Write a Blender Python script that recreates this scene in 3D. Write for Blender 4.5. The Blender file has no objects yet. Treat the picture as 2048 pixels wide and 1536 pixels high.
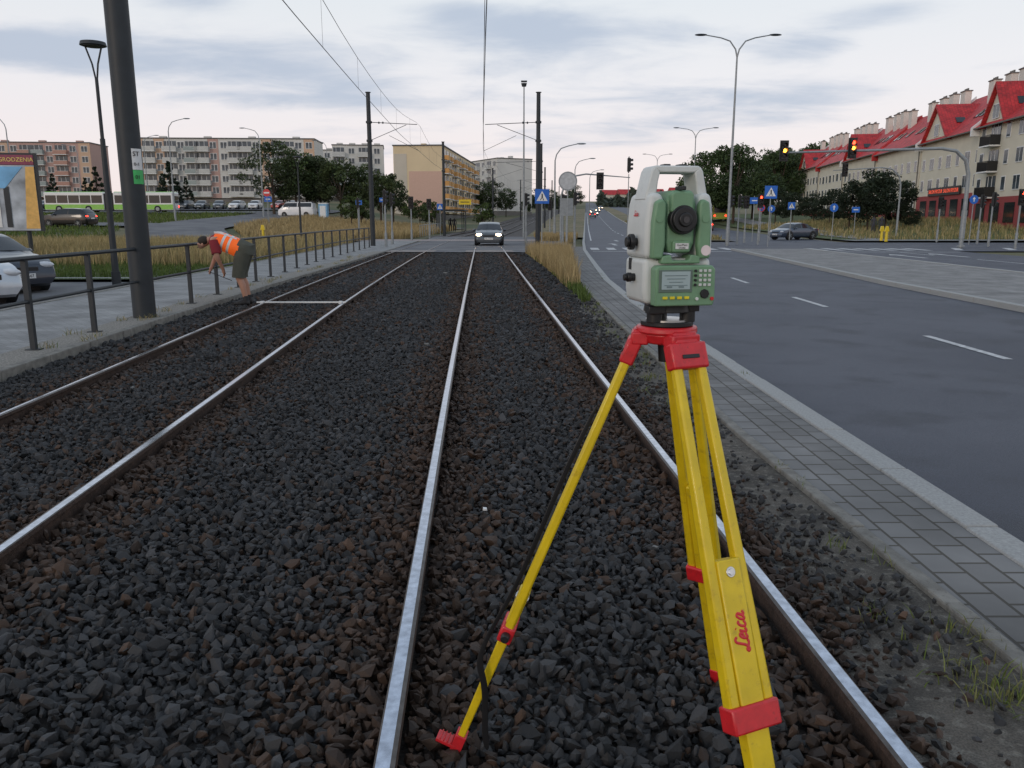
import bpy, bmesh, math, random
import numpy as np
from mathutils import Vector, Matrix, Euler
random.seed(7); rng=np.random.default_rng(7)
scene=bpy.context.scene; COL=scene.collection
R=math.radians
# ---------------------------------------------------------------- terrain
bv=np.arange(-60,3100,1.0)
bz=np.interp(bv,[-60,62,116,190,390,900,3100],[0,0,.25,1.7,6.3,19.5,70])
bz=np.convolve(np.pad(bz,7,mode='edge'),np.ones(15)/15,mode='valid')
def sm(t):
    t=np.clip(t,0,1); return t*t*(3-2*t)
def gz(x,y):
    b=np.interp(y,bv,bz)
    el=np.interp(y,[60,75,135,190,300],[0,.9,2.6,4.2,5])*sm((-np.asarray(x)-5)/35)
    er=np.interp(y,[68,92,190,400],[0,1.4,1.2,1])*sm((np.asarray(x)-24)/22)
    return b+el+er
def G(x,y): return float(gz(x,y))
# ---------------------------------------------------------------- materials
def base(name):
    m=bpy.data.materials.new(name); m.use_nodes=True
    return m,m.node_tree,m.node_tree.nodes['Principled BSDF']
def M(name,c,rough=.6,metal=0,var=.15,scale=6,bump=0,bscale=60,emit=0,coat=0,trans=0,dirtc=None):
    m,nt,p=base(name); N=nt.nodes; L=nt.links
    tc=N.new('ShaderNodeTexCoord'); n=N.new('ShaderNodeTexNoise'); n.inputs['Scale'].default_value=scale; n.inputs['Detail'].default_value=6
    L.new(tc.outputs['Object'],n.inputs['Vector'])
    mx=N.new('ShaderNodeMix'); mx.data_type='RGBA'
    mx.inputs[6].default_value=(*[x*(1-var) for x in c],1); mx.inputs[7].default_value=(*[min(1,x*(1+var)) for x in c],1)
    mr=N.new('ShaderNodeMapRange'); mr.inputs[1].default_value=.3; mr.inputs[2].default_value=.7
    L.new(n.outputs['Fac'],mr.inputs[0]); L.new(mr.outputs[0],mx.inputs[0]); out=mx.outputs[2]
    if dirtc:
        n3=N.new('ShaderNodeTexNoise'); n3.inputs['Scale'].default_value=scale*2.3; n3.inputs['Detail'].default_value=12; n3.inputs['Roughness'].default_value=.7; L.new(tc.outputs['Object'],n3.inputs['Vector'])
        r3=N.new('ShaderNodeMapRange'); r3.inputs[1].default_value=.56; r3.inputs[2].default_value=.68; r3.inputs[4].default_value=.6; L.new(n3.outputs['Fac'],r3.inputs[0])
        m3=N.new('ShaderNodeMix'); m3.data_type='RGBA'; m3.inputs[7].default_value=(*dirtc,1); L.new(out,m3.inputs[6]); L.new(r3.outputs[0],m3.inputs[0]); out=m3.outputs[2]
    L.new(out,p.inputs['Base Color'])
    p.inputs['Roughness'].default_value=rough; p.inputs['Metallic'].default_value=metal
    if coat: p.inputs['Coat Weight'].default_value=coat
    if bump:
        n2=N.new('ShaderNodeTexNoise'); n2.inputs['Scale'].default_value=bscale; n2.inputs['Detail'].default_value=8
        L.new(tc.outputs['Object'],n2.inputs['Vector']); b=N.new('ShaderNodeBump'); b.inputs['Strength'].default_value=bump; b.inputs['Distance'].default_value=.02
        L.new(n2.outputs['Fac'],b.inputs['Height']); L.new(b.outputs[0],p.inputs['Normal'])
    if emit:
        p.inputs['Emission Color'].default_value=(*c,1); p.inputs['Emission Strength'].default_value=emit
    return m
def MV(name,rough=.8,spec=.5):
    m,nt,p=base(name); a=nt.nodes.new('ShaderNodeAttribute'); a.attribute_name='Col'
    nt.links.new(a.outputs['Color'],p.inputs['Base Color']); p.inputs['Roughness'].default_value=rough; p.inputs['Specular IOR Level'].default_value=spec
    return m
def Mmix(name,c1,c2,s1,c3=None,s2=40,rough=.9,bump=.4,bs=80,lo=.4,hi=.6,ns=.25):
    m,nt,p=base(name); N=nt.nodes; L=nt.links; tc=N.new('ShaderNodeTexCoord')
    def noise(s,d=8):
        n=N.new('ShaderNodeTexNoise'); n.inputs['Scale'].default_value=s; n.inputs['Detail'].default_value=d; L.new(tc.outputs['Object'],n.inputs['Vector']); return n
    def mr(o,a,b,c=0,d=1):
        r=N.new('ShaderNodeMapRange'); r.inputs[1].default_value=a; r.inputs[2].default_value=b; r.inputs[3].default_value=c; r.inputs[4].default_value=d; L.new(o,r.inputs[0]); return r.outputs[0]
    mx=N.new('ShaderNodeMix'); mx.data_type='RGBA'; mx.inputs[6].default_value=(*c1,1); mx.inputs[7].default_value=(*c2,1)
    L.new(mr(noise(s1).outputs['Fac'],lo,hi),mx.inputs[0]); out=mx.outputs[2]
    if c3:
        m2=N.new('ShaderNodeMix'); m2.data_type='RGBA'; m2.inputs[7].default_value=(*c3,1); L.new(out,m2.inputs[6]); L.new(mr(noise(s2).outputs['Fac'],.52,.66),m2.inputs[0]); out=m2.outputs[2]
    hs=N.new('ShaderNodeMix'); hs.data_type='RGBA'; hs.blend_type='MULTIPLY'; hs.inputs[0].default_value=1
    L.new(out,hs.inputs[6]); v=mr(noise(bs*1.3).outputs['Fac'],.3,.7,1-ns,1+ns); L.new(v,hs.inputs[7]); L.new(hs.outputs[2],p.inputs['Base Color'])
    p.inputs['Roughness'].default_value=rough
    b=N.new('ShaderNodeBump'); b.inputs['Strength'].default_value=bump; b.inputs['Distance'].default_value=.015; L.new(noise(bs).outputs['Fac'],b.inputs['Height']); L.new(b.outputs[0],p.inputs['Normal'])
    return m
def Mbrick(name,c1,c2,cm,bw,bh,ms=.006,rot=0,rough=.85):
    m,nt,p=base(name); N=nt.nodes; L=nt.links; tc=N.new('ShaderNodeTexCoord'); mp=N.new('ShaderNodeMapping'); mp.inputs['Rotation'].default_value=(0,0,rot)
    L.new(tc.outputs['Object'],mp.inputs[0]); b=N.new('ShaderNodeTexBrick'); L.new(mp.outputs[0],b.inputs['Vector'])
    b.inputs['Scale'].default_value=1; b.inputs['Brick Width'].default_value=bw; b.inputs['Row Height'].default_value=bh; b.inputs['Mortar Size'].default_value=ms; b.inputs['Mortar Smooth'].default_value=.3
    b.inputs['Color1'].default_value=(*c1,1); b.inputs['Color2'].default_value=(*c2,1); b.inputs['Mortar'].default_value=(*cm,1)
    n=N.new('ShaderNodeTexNoise'); n.inputs['Scale'].default_value=1.3; n.inputs['Detail'].default_value=9; L.new(tc.outputs['Object'],n.inputs['Vector'])
    r=N.new('ShaderNodeMapRange'); r.inputs[1].default_value=.3; r.inputs[2].default_value=.7; r.inputs[3].default_value=.66; r.inputs[4].default_value=1.22; L.new(n.outputs['Fac'],r.inputs[0])
    x=N.new('ShaderNodeMix'); x.data_type='RGBA'; x.blend_type='MULTIPLY'; x.inputs[0].default_value=1; L.new(b.outputs['Color'],x.inputs[6]); L.new(r.outputs[0],x.inputs[7]); L.new(x.outputs[2],p.inputs['Base Color'])
    bu=N.new('ShaderNodeBump'); bu.invert=True; bu.inputs['Strength'].default_value=.6; bu.inputs['Distance'].default_value=.01; L.new(b.outputs['Fac'],bu.inputs['Height']); L.new(bu.outputs[0],p.inputs['Normal'])
    p.inputs['Roughness'].default_value=rough
    return m
asph=Mmix('asphalt',(.048,.053,.072),(.070,.075,.096),.35,(.037,.041,.055),1.1,rough=.62,bump=.5,bs=120,ns=.42)
asph2=Mmix('asphalt_pale',(.10,.10,.11),(.15,.15,.155),.5,None,rough=.85,bump=.3,bs=60)
grnd=Mmix('meadow',(.055,.075,.025),(.17,.135,.07),.06,(.10,.10,.04),.4,bump=.6,bs=12,ns=.3)
drygr=Mmix('dry_ground',(.20,.155,.085),(.10,.10,.04),.25,(.25,.19,.11),1.5,bump=.6,bs=20)
lawn=Mmix('lawn',(.045,.075,.018),(.075,.10,.03),.3,(.12,.12,.05),.8,bump=.6,bs=20)
dirt=Mmix('ballast_bed',(.015,.012,.010),(.026,.018,.014),3,(.012,.012,.012),14,bump=.8,bs=60)
sand=Mmix('sandy_soil',(.115,.10,.083),(.055,.048,.04),3,(.17,.155,.13),22,bump=.8,bs=120,ns=.4)
pav=Mbrick('light_pavers',(.30,.30,.295),(.25,.25,.25),(.13,.125,.115),.20,.10,.006,R(4))
pav2=Mbrick('grey_pavers',(.20,.195,.19),(.155,.15,.145),(.07,.063,.052),.21,.163,.009,R(90))
medm=Mbrick('median_pavers',(.27,.26,.25),(.22,.215,.21),(.15,.14,.13),.2,.1,.006,R(90))
conc=M('concrete',(.20,.19,.17),.9,var=.3,scale=9,bump=.5,bscale=90,dirtc=(.08,.07,.055))
gran=M('granite_kerb',(.36,.36,.35),.8,var=.18,scale=60,bump=.5,bscale=200,dirtc=(.2,.2,.19))
paint=M('road_paint',(.50,.50,.50),.7,var=.35,scale=12,dirtc=(.16,.16,.17))
steel=M('rail_steel',(.48,.52,.60),.2,.95,var=.25,scale=26)
dull=M('rail_shoulder',(.11,.098,.09),.5,.6,var=.3,scale=20)
rust=M('rail_rust',(.050,.030,.022),.85,.1,var=.4,scale=30,bump=.4,bscale=90)
anth=M('anthracite_paint',(.018,.023,.028),.55,0,var=.15)
galv=M('galvanised_steel',(.27,.29,.30),.5,.4,var=.15)
blk=M('black_plastic',(.012,.012,.013),.42,0,var=.1)
rub=M('rubber',(.02,.02,.02),.85)
glass=M('dark_glass',(.02,.025,.03),.08,0,var=.1)
wglass=M('window_glass',(.06,.075,.09),.12,0,var=.7,scale=.6)
white=M('white_paint',(.72,.72,.71),.5,var=.08)
redp=M('red_paint',(.60,.018,.025),.42,var=.12,scale=40,coat=.2,dirtc=(.25,.02,.02))
yel=M('yellow_lacquer',(.70,.50,.008),.42,var=.10,scale=14,bump=.05,bscale=60,coat=.2,dirtc=(.42,.27,.02))
blue=M('sign_blue',(.01,.12,.5),.45)
# ---------------------------------------------------------------- builders
KIDS={}
def reg(o,parent):
    if parent is not None:
        o.parent=parent; KIDS.setdefault(parent.name,[]).append(o)
def tag(o,label,cat,group=None):
    o['label']=label; o['category']=cat
    if group: o['group']=group
    return o
def root(name,label,cat,loc=(0,0,0),rz=0,group=None):
    o=bpy.data.objects.new(name,None); o.empty_display_size=.1; COL.objects.link(o); o.location=loc; o.rotation_euler=(0,0,rz)
    return tag(o,label,cat,group)
def dup(o,loc,rz=None,s=None,label=None,parent=None):
    c=o.copy(); COL.objects.link(c)
    if parent is None:
        c.location=loc
        if rz is not None: c.rotation_euler=(0,0,rz)
        if s is not None: c.scale=(s,s,s) if not isinstance(s,tuple) else s
        if label: c['label']=label
    else: reg(c,parent)
    for k in KIDS.get(o.name,[]): dup(k,None,parent=c)
    return c
def put(name,me,parent=None,loc=(0,0,0),rot=(0,0,0)):
    o=bpy.data.objects.new(name,me); COL.objects.link(o); o.location=loc; o.rotation_euler=rot; reg(o,parent); return o
class B:
    def __init__(s): s.v=[];s.f=[];s.m=[]
    def add(s,V,F,mat=0):
        k=len(s.v); s.v+= [tuple(p) for p in V]; s.f+=[tuple(i+k for i in f) for f in F]; s.m+=[mat]*len(F); return s
    def box(s,c,d,mat=0,rot=None):
        x,y,z=[q/2 for q in d]; V=[Vector((a*x,b*y,e*z)) for e in(-1,1) for a,b in((-1,-1),(1,-1),(1,1),(-1,1))]
        if rot: 
            Rm=Euler(rot).to_matrix(); V=[Rm@p for p in V]
        V=[p+Vector(c) for p in V]
        return s.add(V,[(3,2,1,0),(4,5,6,7),(0,1,5,4),(1,2,6,5),(2,3,7,6),(3,0,4,7)],mat)
    def cyl(s,a,b,r,r2=None,n=12,mat=0):
        a=Vector(a);b=Vector(b); r2=r if r2 is None else r2; d=(b-a).normalized()
        q=d.orthogonal().normalized(); w=d.cross(q); V=[]
        for p,rr in((a,r),(b,r2)):
            for i in range(n):
                t=2*math.pi*i/n; V.append(p+(q*math.cos(t)+w*math.sin(t))*rr)
        F=[(i,(i+1)%n,n+(i+1)%n,n+i) for i in range(n)]+[tuple(range(n-1,-1,-1)),tuple(range(n,2*n))]
        return s.add(V,F,mat)
    def tube(s,pts,r,n=8,mat=0):
        pts=[Vector(p) for p in pts]; m=len(pts); rr=r if hasattr(r,'__len__') else [r]*m; V=[]; ref=None
        for i,p in enumerate(pts):
            d=(pts[min(i+1,m-1)]-pts[max(i-1,0)]).normalized()
            if ref is None: q=d.orthogonal().normalized()
            else:
                q=(ref-d*ref.dot(d)).normalized()
            ref=q; w=d.cross(q)
            for k in range(n):
                t=2*math.pi*k/n; V.append(p+(q*math.cos(t)+w*math.sin(t))*rr[i])
        F=[(i*n+k,i*n+(k+1)%n,(i+1)*n+(k+1)%n,(i+1)*n+k) for i in range(m-1) for k in range(n)]
        F+=[tuple(range(n-1,-1,-1)),tuple(range((m-1)*n,m*n))]
        return s.add(V,F,mat)
    def ext(s,P,y0,y1,mat=0):
        n=len(P); V=[(x,y0,z) for x,z in P]+[(x,y1,z) for x,z in P]
        return s.add(V,[tuple(range(n)),tuple(range(2*n-1,n-1,-1))]+[(i,n+i,n+(i+1)%n,(i+1)%n) for i in range(n)],mat)
    def ell(s,c,r,mat=0,n=12,m=8,rot=None):
        V=[];F=[]; Rm=Euler(rot).to_matrix() if rot else None
        for j in range(m+1):
            ph=math.pi*j/m
            for i in range(n):
                t=2*math.pi*i/n; p=Vector((r[0]*math.sin(ph)*math.cos(t),r[1]*math.sin(ph)*math.sin(t),r[2]*math.cos(ph)))
                if Rm: p=Rm@p
                V.append(p+Vector(c))
        for j in range(m):
            for i in range(n): F.append((j*n+i,(j+1)*n+i,(j+1)*n+(i+1)%n,j*n+(i+1)%n))
        return s.add(V,F,mat)
    def loft(s,rings,mat=0,cap=True,mats=None):
        k=len(s.v); n=len(rings[0]); V=[p for r in rings for p in r]; m=len(rings)
        for j in range(m-1):
            F=[(j*n+i,j*n+(i+1)%n,(j+1)*n+(i+1)%n,(j+1)*n+i) for i in range(n)]
            s.f+=[tuple(q+k for q in f) for f in F]; s.m+=[mats[j] if mats else mat]*n
        s.v+=[tuple(p) for p in V]
        if cap:
            s.f.append(tuple(k+i for i in range(n-1,-1,-1))); s.f.append(tuple(k+(m-1)*n+i for i in range(n))); s.m+=[mats[0] if mats else mat]*2
        return s
    def mesh(s,name,mats,smooth=False):
        me=bpy.data.meshes.new(name); me.from_pydata(s.v,[],s.f); me.update()
        for m in (mats if isinstance(mats,(list,tuple)) else [mats]): me.materials.append(m)
        me.polygons.foreach_set('material_index',s.m)
        bm=bmesh.new(); bm.from_mesh(me); bmesh.ops.recalc_face_normals(bm,faces=bm.faces); bm.to_mesh(me); bm.free()
        if smooth:
            me.polygons.foreach_set('use_smooth',[True]*len(me.polygons))
            try: me.set_sharp_from_angle(angle=R(38))
            except Exception: pass
        return me
    def obj(s,name,mats,parent=None,loc=(0,0,0),rot=(0,0,0),smooth=False,bevel=0,seg=2):
        o=put(name,s.mesh(name,mats,smooth),parent,loc,rot)
        if bevel:
            b=o.modifiers.new('Bevel','BEVEL'); b.width=bevel; b.segments=seg; b.limit_method='ANGLE'; b.angle_limit=R(35)
        return o
def fast(name,V,F,mat,col=None,smooth=False):
    V=np.asarray(V,dtype=np.float32); F=np.asarray(F,dtype=np.int32); k=F.shape[1]; n=len(F)
    me=bpy.data.meshes.new(name); me.vertices.add(len(V)); me.vertices.foreach_set('co',V.ravel())
    me.loops.add(n*k); me.loops.foreach_set('vertex_index',F.ravel()); me.polygons.add(n)
    me.polygons.foreach_set('loop_start',np.arange(0,n*k,k,dtype=np.int32)); 
    try: me.polygons.foreach_set('loop_total',np.full(n,k,dtype=np.int32))
    except Exception: pass
    if col is not None:
        a=me.color_attributes.new('Col','FLOAT_COLOR','POINT'); c=np.ones((len(V),4),dtype=np.float32); c[:,:3]=col; a.data.foreach_set('color',c.ravel())
    me.update(calc_edges=True); me.validate()
    me.materials.append(mat)
    me.polygons.foreach_set('use_smooth',[smooth]*n)
    return me
def text(s,size,mat,parent,loc,rot,ext=.001,name='lettering',shear=0,bold=0):
    c=bpy.data.curves.new('t','FONT'); c.body=s; c.size=size; c.extrude=ext; c.align_x='CENTER'; c.align_y='CENTER'; c.shear=shear; c.offset=bold; c.resolution_u=3
    o=bpy.data.objects.new('t',c); COL.objects.link(o); dg=bpy.context.evaluated_depsgraph_get(); me=bpy.data.meshes.new_from_object(o.evaluated_get(dg))
    bpy.data.objects.remove(o); me.materials.clear(); me.materials.append(mat); return put(name,me,parent,loc,rot)
def struct(o): o['kind']='structure'; return o
def ribbon(name,Lc,Rc,v0,v1,zoff,mat,step=2,nx=4,desc=None):
    ys=np.arange(v0,v1+step*.5,step); ys[-1]=v1; Ly,Lx=zip(*Lc); Ry,Rx=zip(*Rc)
    xl=np.interp(ys,Ly,Lx); xr=np.interp(ys,Ry,Rx); V=[]
    for i,y in enumerate(ys):
        for j in range(nx+1):
            x=xl[i]+(xr[i]-xl[i])*j/nx; V.append((x,y,gz(x,y)+zoff))
    F=[(i*(nx+1)+j,i*(nx+1)+j+1,(i+1)*(nx+1)+j+1,(i+1)*(nx+1)+j) for i in range(len(ys)-1) for j in range(nx)]
    return struct(put(name,fast(name,V,F,mat)))
def patch(name,cor,zoff,mat,n=14):
    a,b,c,d=[np.array(p,float) for p in cor]; V=[]
    for i in range(n+1):
        for j in range(n+1):
            s,t=i/n,j/n; p=(a*(1-s)+b*s)*(1-t)+(d*(1-s)+c*s)*t; V.append((p[0],p[1],gz(p[0],p[1])+zoff))
    F=[(i*(n+1)+j,(i+1)*(n+1)+j,(i+1)*(n+1)+j+1,i*(n+1)+j+1) for i in range(n) for j in range(n)]
    return struct(put(name,fast(name,V,F,mat)))
def path(name,pts,w,zoff,mat,n=40):
    P=np.array(pts,float); d=np.r_[0,np.cumsum(np.hypot(*np.diff(P,axis=0).T))]; t=np.linspace(0,d[-1],n); X=np.interp(t,d,P[:,0]); Y=np.interp(t,d,P[:,1])
    for _ in range(3): X[1:-1]=(X[:-2]+X[1:-1]*2+X[2:])/4; Y[1:-1]=(Y[:-2]+Y[1:-1]*2+Y[2:])/4
    tx=np.gradient(X); ty=np.gradient(Y); l=np.hypot(tx,ty); nx,ny=-ty/l,tx/l; V=[]
    for i in range(n):
        for j in range(5):
            o=w*(j/4-.5); x,y=X[i]+nx[i]*o,Y[i]+ny[i]*o; V.append((x,y,gz(x,y)+zoff))
    F=[(i*5+j,i*5+j+1,(i+1)*5+j+1,(i+1)*5+j) for i in range(n-1) for j in range(4)]
    return struct(put(name,fast(name,V,F,mat)))
def kerb(name,ctrl,v0,v1,w,zb,zt,mat,seg=1.0,gap=.008):
    b=B(); Y,X=zip(*ctrl); y=v0
    while y<v1:
        y2=min(y+seg,v1); a,c=np.interp([y+gap,y2],Y,X); z1,z2=G(a,y),G(c,y2); V=[]; q=random.uniform(-.003,.003); j=random.uniform(-.004,.004)
        for (x,yy,z) in((a+j,y+gap,z1+q),(c+j,y2,z2+q)):
            V+=[(x,yy,z+zb),(x+w,yy,z+zb),(x+w,yy,z+zt),(x,yy,z+zt)]
        b.add(V,[(0,1,2,3),(7,6,5,4),(0,4,5,1),(1,5,6,2),(2,6,7,3),(3,7,4,0)]); y=y2
        if y>60: seg=6
    return struct(b.obj(name,mat,bevel=.012 if v1<70 else 0))
# ---------------------------------------------------------------- ground
gx=np.unique(np.r_[-2500,-1500,-900,-600,-400,-300,np.arange(-220,221,5),300,400,600,900,1500,2500]).astype(float)
gy=np.unique(np.r_[-60,-30,np.arange(-10,301,4),np.arange(320,1000,20),1200,1500,2000,2500,3050]).astype(float)
XX,YY=np.meshgrid(gx,gy); V=np.c_[XX.ravel(),YY.ravel(),(gz(XX,YY)-.16).ravel()]; nx=len(gx)
F=[(j*nx+i,j*nx+i+1,(j+1)*nx+i+1,(j+1)*nx+i) for j in range(len(gy)-1) for i in range(nx-1)]
struct(put('ground',fast('ground',V,F,grnd,smooth=True)))
AL=[(-8,2.75),(3.8,2.6),(9.5,2.58),(16.5,2.55),(22,2.7),(29.6,3.15),(44.6,4.1),(60,5.4),(100,9),(200,18),(400,36),(900,81)]
AR=[(-8,9.6),(15,9.7),(22,10.1),(41,12.1),(53.6,13.4),(60,14),(100,16.6),(200,26),(400,44),(900,89)]
BL=[(-8,16.2),(25,16.2),(40,16.8),(50,17.3),(70,18.2),(100,20.5),(200,30),(400,48),(900,93)]
BR=[(-8,24.5),(25,24.4),(45,25),(70,26.3),(100,28.3),(200,37.8),(400,56),(900,101)]
def off(c,d): return [(y,x+d) for y,x in c]
ribbon('road',AL,AR,-6,900,-.10,asph,4,4)
ribbon('road',BL,BR,-6,900,-.098,asph,4,4)
patch('road',[(12.5,47),(17.8,47),(18.6,64),(14,64)],-.094,asph,6)
patch('road',[(22,45.5),(90,43),(92,60),(22,63)],-.092,asph,14)
kerb('kerb',off(AL,-.19),-4,60,.18,-.12,0.03,gran)
kerb('kerb',off(AL,-.19),60,300,.18,-.12,0.03,gran,6)
ribbon('median',off(AR,.17),off(BL,-.17),-6,47,-.01,medm,2,4)
kerb('kerb',AR,-4,47,.17,-.12,0.02,gran)
kerb('kerb',off(BL,-.17),-4,47,.17,-.12,0.02,gran)
ribbon('median',AR,BL,66,500,-.02,drygr,4,4)
kerb('kerb',AR,66,300,.17,-.12,0.03,gran,6)
EL=[(-6,1.98),(2.75,1.86),(5.66,1.72),(12.5,1.68),(18,1.72),(22,1.80),(30,2.25),(41,3.0),(50,3.6)]
ribbon('pavement',off(EL,.08),off(AL,-.19),-5,50,.012,pav2,1,2)
kerb('edging',EL,-4,50,.08,-.1,.03,conc)
TR=[(-8,.85),(-3,.6),(2,.40),(5,.24),(10,.04),(20,-.36),(30,-.74),(44,-1.26),(60,-1.75),(80,-1.6),(120,.6),(200,6),(400,24)]
TL=[(-8,-2.55),(0,-2.93),(3.5,-3.157),(6.2,-3.33),(15,-3.93),(25,-4.43),(39,-5.03),(60,-5.4),(80,-5.2),(120,-3),(200,2.4),(400,20)]
def tx(T,y): return np.interp(y,[a for a,_ in T],[b for _,b in T])
PE=[(-6,-4.5),(8,-5.21),(12.7,-5.5),(19.1,-5.78),(40,-6.25),(60,-6.9),(80,-7.2)]
ribbon('ballast_bed',PE,EL,-5,40,-.015,dirt,1,6)
def smooth_rail(T,ya,yb,st):
    ys=np.arange(ya-4,yb+4,st); xs=tx(T,ys)
    for _ in range(6): xs[1:-1]=(xs[:-2]+2*xs[1:-1]+xs[2:])/4
    m=(ys>=ya)&(ys<=yb); return ys[m],xs[m]
RAILC=[]
def rail(T,o,w):
    ys,xs=smooth_rail(T,-3,399,2.0); xs=xs+o; RAILC.append((ys,xs)); b=B()
    c=.004 if o>0 else -.004
    prof=[(-w+c,.104),(w+c,.104),(.031,.100),(.034,.078),(.009,.064),(.009,-.03),(.065,-.045),(-.065,-.045),(-.009,-.03),(-.009,.064),(-.034,.078),(-.031,.100)]
    n=len(prof); V=[];F=[];mm=[]
    for y,x in zip(ys,xs):
        g=G(x,y)
        V+=[(x+p,y,g+q) for p,q in prof]
    for i in range(len(ys)-1):
        for j in range(n):
            F.append((i*n+j,i*n+(j+1)%n,(i+1)*n+(j+1)%n,(i+1)*n+j)); mm.append(0 if j==0 else (2 if j in(1,n-1) else 1))
    b.v=V;b.f=F;b.m=mm
    o=b.obj('tram_rail',[steel,rust,dull]); return tag(o,'polished steel tram rail with rusty sides in ballast','rail','rails of the two tram tracks')
for T in(TL,TR):
    for o in(-.75,.75): rail(T,o,.012 if (T is TL and o<0) else .021)
ribbon('crossing_slabs',[(39,-6.3),(74,-7)],[(39,3.0),(50,3.7),(74,3.2)],39.6,74,.085,asph2,2,6)
slabp=M('slab_pink',(.24,.21,.195),.9,var=.3,scale=3)
for T in(TL,TR): ribbon('crossing_slabs',[(y,x-1.2) for y,x in T],[(y,x+1.2) for y,x in T],39.6,42.2,.09,slabp,1,2)
ribbon('ballast_bed',[(74,-8),(120,-5.5),(200,0),(400,17)],[(74,1.2),(120,3.5),(200,9),(400,27)],74,400,.0,M('far_ballast',(.06,.052,.048),.95,var=.3,scale=4),4,4)
ribbon('verge',[(74,1.25),(120,3.55),(200,9.05),(400,27)],off(AL,-.2),74,400,.02,drygr,4,3)
patch('pavement',[(-18,60.2),(3.9,60.2),(4.3,64.5),(-18,64.5)],.10,M('pink_pavers',(.30,.25,.235),.9,var=.2,scale=5),6)
PW=[(-6,-8.5),(13.4,-8.7),(20,-9.0),(46,-10.2),(60,-11)]
ribbon('pavement',PW,off(PE,-.12),-5,60,.10,pav,2,3)
kerb('kerb',off(PE,-.12),-4,60,.12,-.1,.115,conc)
kerb('kerb',off(PW,-.12),-4,60,.12,-.1,.115,conc)
ribbon('gravel_strip',off(PE,-.62),off(PE,-.13),-4,40,.108,M('pale_gravel',(.24,.225,.2),.95,var=.5,scale=45,bump=.8,bscale=60),2,2)
ribbon('road',[(-6,-26),(23.5,-26)],off(PW,-.14),-5,22.5,-.08,asph2,2,4)
patch('kerb',[(-26,22.5),(-9.1,22.5),(-9.1,22.75),(-26,22.75)],.03,gran,4)
ribbon('verge',[(22.7,-60),(60,-60)],off(PW,-.14),22.75,60,-.02,lawn,2,14)
path('road',[(-6.4,52),(-12,53),(-20,58),(-27,66),(-32,78),(-34,95),(-34,120),(-34,128)],8,.03,asph2,60)
path('road',[(-30,80),(-45,84),(-60,82),(-90,80),(-140,80)],7,.02,asph2,60)
path('road',[(-200,126),(-100,127),(-60,127),(-34,126),(-20,122),(-8,118)],8,.03,asph2,60)
ribbon('verge',[(64,28),(68,27),(80,28),(200,40)],[(64,60),(80,49),(100,51),(200,66)],64,200,.0,lawn,3,10)
path('pavement',[(26.5,64.5),(40,65),(60,64.5),(80,63)],3,.04,pav,30)
path('pavement',[(30,66),(31,80),(35,110),(40,150)],2.4,.045,pav,30)
# ------------------------------------------------ road markings
b=B()
def mark(x0,y0,x1,y1,w,z=-.094):
    d=Vector((x1-x0,y1-y0)).normalized(); n=Vector((-d.y,d.x))*w/2
    b.add([(x0-n.x,y0-n.y,G(x0,y0)+z),(x0+n.x,y0+n.y,G(x0,y0)+z),(x1+n.x,y1+n.y,G(x1,y1)+z),(x1-n.x,y1-n.y,G(x1,y1)+z)],[(0,1,2,3)])
MC=[(-8,6.15),(10.5,6.25),(16.7,6.35),(23.5,6.6),(41,8.1),(60,9.7),(100,12.9),(200,22),(400,40)]
for y in np.arange(-2.5,45,6.2): mark(tx(MC,y),y,tx(MC,y+2.1),y+2.1,.12)
for y in np.arange(68,300,9): mark(tx(MC,y),y,tx(MC,y+4),y+4,.14)
for y in np.arange(68,300,10):
    mark(tx(AL,y)+.5,y,tx(AL,y+9.9)+.5,y+9.9,.12)
for x in np.arange(4.9,13.2,1.0): mark(x,47.5,x+.25,51,.5,-.088)
for x in np.arange(18,24.5,1.0): mark(x,46.5,x+.2,50,.5,-.086)
for y in np.arange(0,44,8): mark(tx(BL,y)+4.1,y,tx(BL,y+4)+4.1,y+4,.12)
mark(tx(AL,45)+.4,45.4,12.2,44.9,.35); mark(17.4,44.5,24.6,44.3,.3)
for k in range(9): mark(26+3.2*k,47+.1*k,27.6+3.2*k,50.5,.45,-.085)
for k in range(12): mark(26+3.5*k,54,28+3.5*k,54,.14,-.085)
for cx,cy in((7.2,56),(10.6,57),(8.6,66),(21.5,38),(19,37)):
    mark(cx,cy,cx+.15,cy+3,.25,-.086); b.add([(cx-.3,cy+3,-.085),(cx+.6,cy+3,-.085),(cx+.2,cy+4.2,-.085)],[(0,1,2)])
struct(b.obj('road_markings',paint))
# ---------------------------------------------------------------- ballast stones
ph=(1+5**.5)/2
ico=np.array([(-1,ph,0),(1,ph,0),(-1,-ph,0),(1,-ph,0),(0,-1,ph),(0,1,ph),(0,-1,-ph),(0,1,-ph),(ph,0,-1),(ph,0,1),(-ph,0,-1),(-ph,0,1)])/1.9
icf=np.array([(0,11,5),(0,5,1),(0,1,7),(0,7,10),(0,10,11),(1,5,9),(5,11,4),(11,10,2),(10,7,6),(7,1,8),(3,9,4),(3,4,2),(3,2,6),(3,6,8),(3,8,9),(4,9,5),(2,4,11),(6,2,10),(8,6,7),(9,8,1)])
def rmat(n):
    q=rng.normal(size=(n,4)); q/=np.linalg.norm(q,axis=1)[:,None]; w,x,y,z=q.T
    return np.stack([1-2*(y*y+z*z),2*(x*y-z*w),2*(x*z+y*w),2*(x*y+z*w),1-2*(x*x+z*z),2*(y*z-x*w),2*(x*z-y*w),2*(y*z+x*w),1-2*(x*x+y*y)],1).reshape(n,3,3)
stonem=MV('stone',.70,.42)
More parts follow.
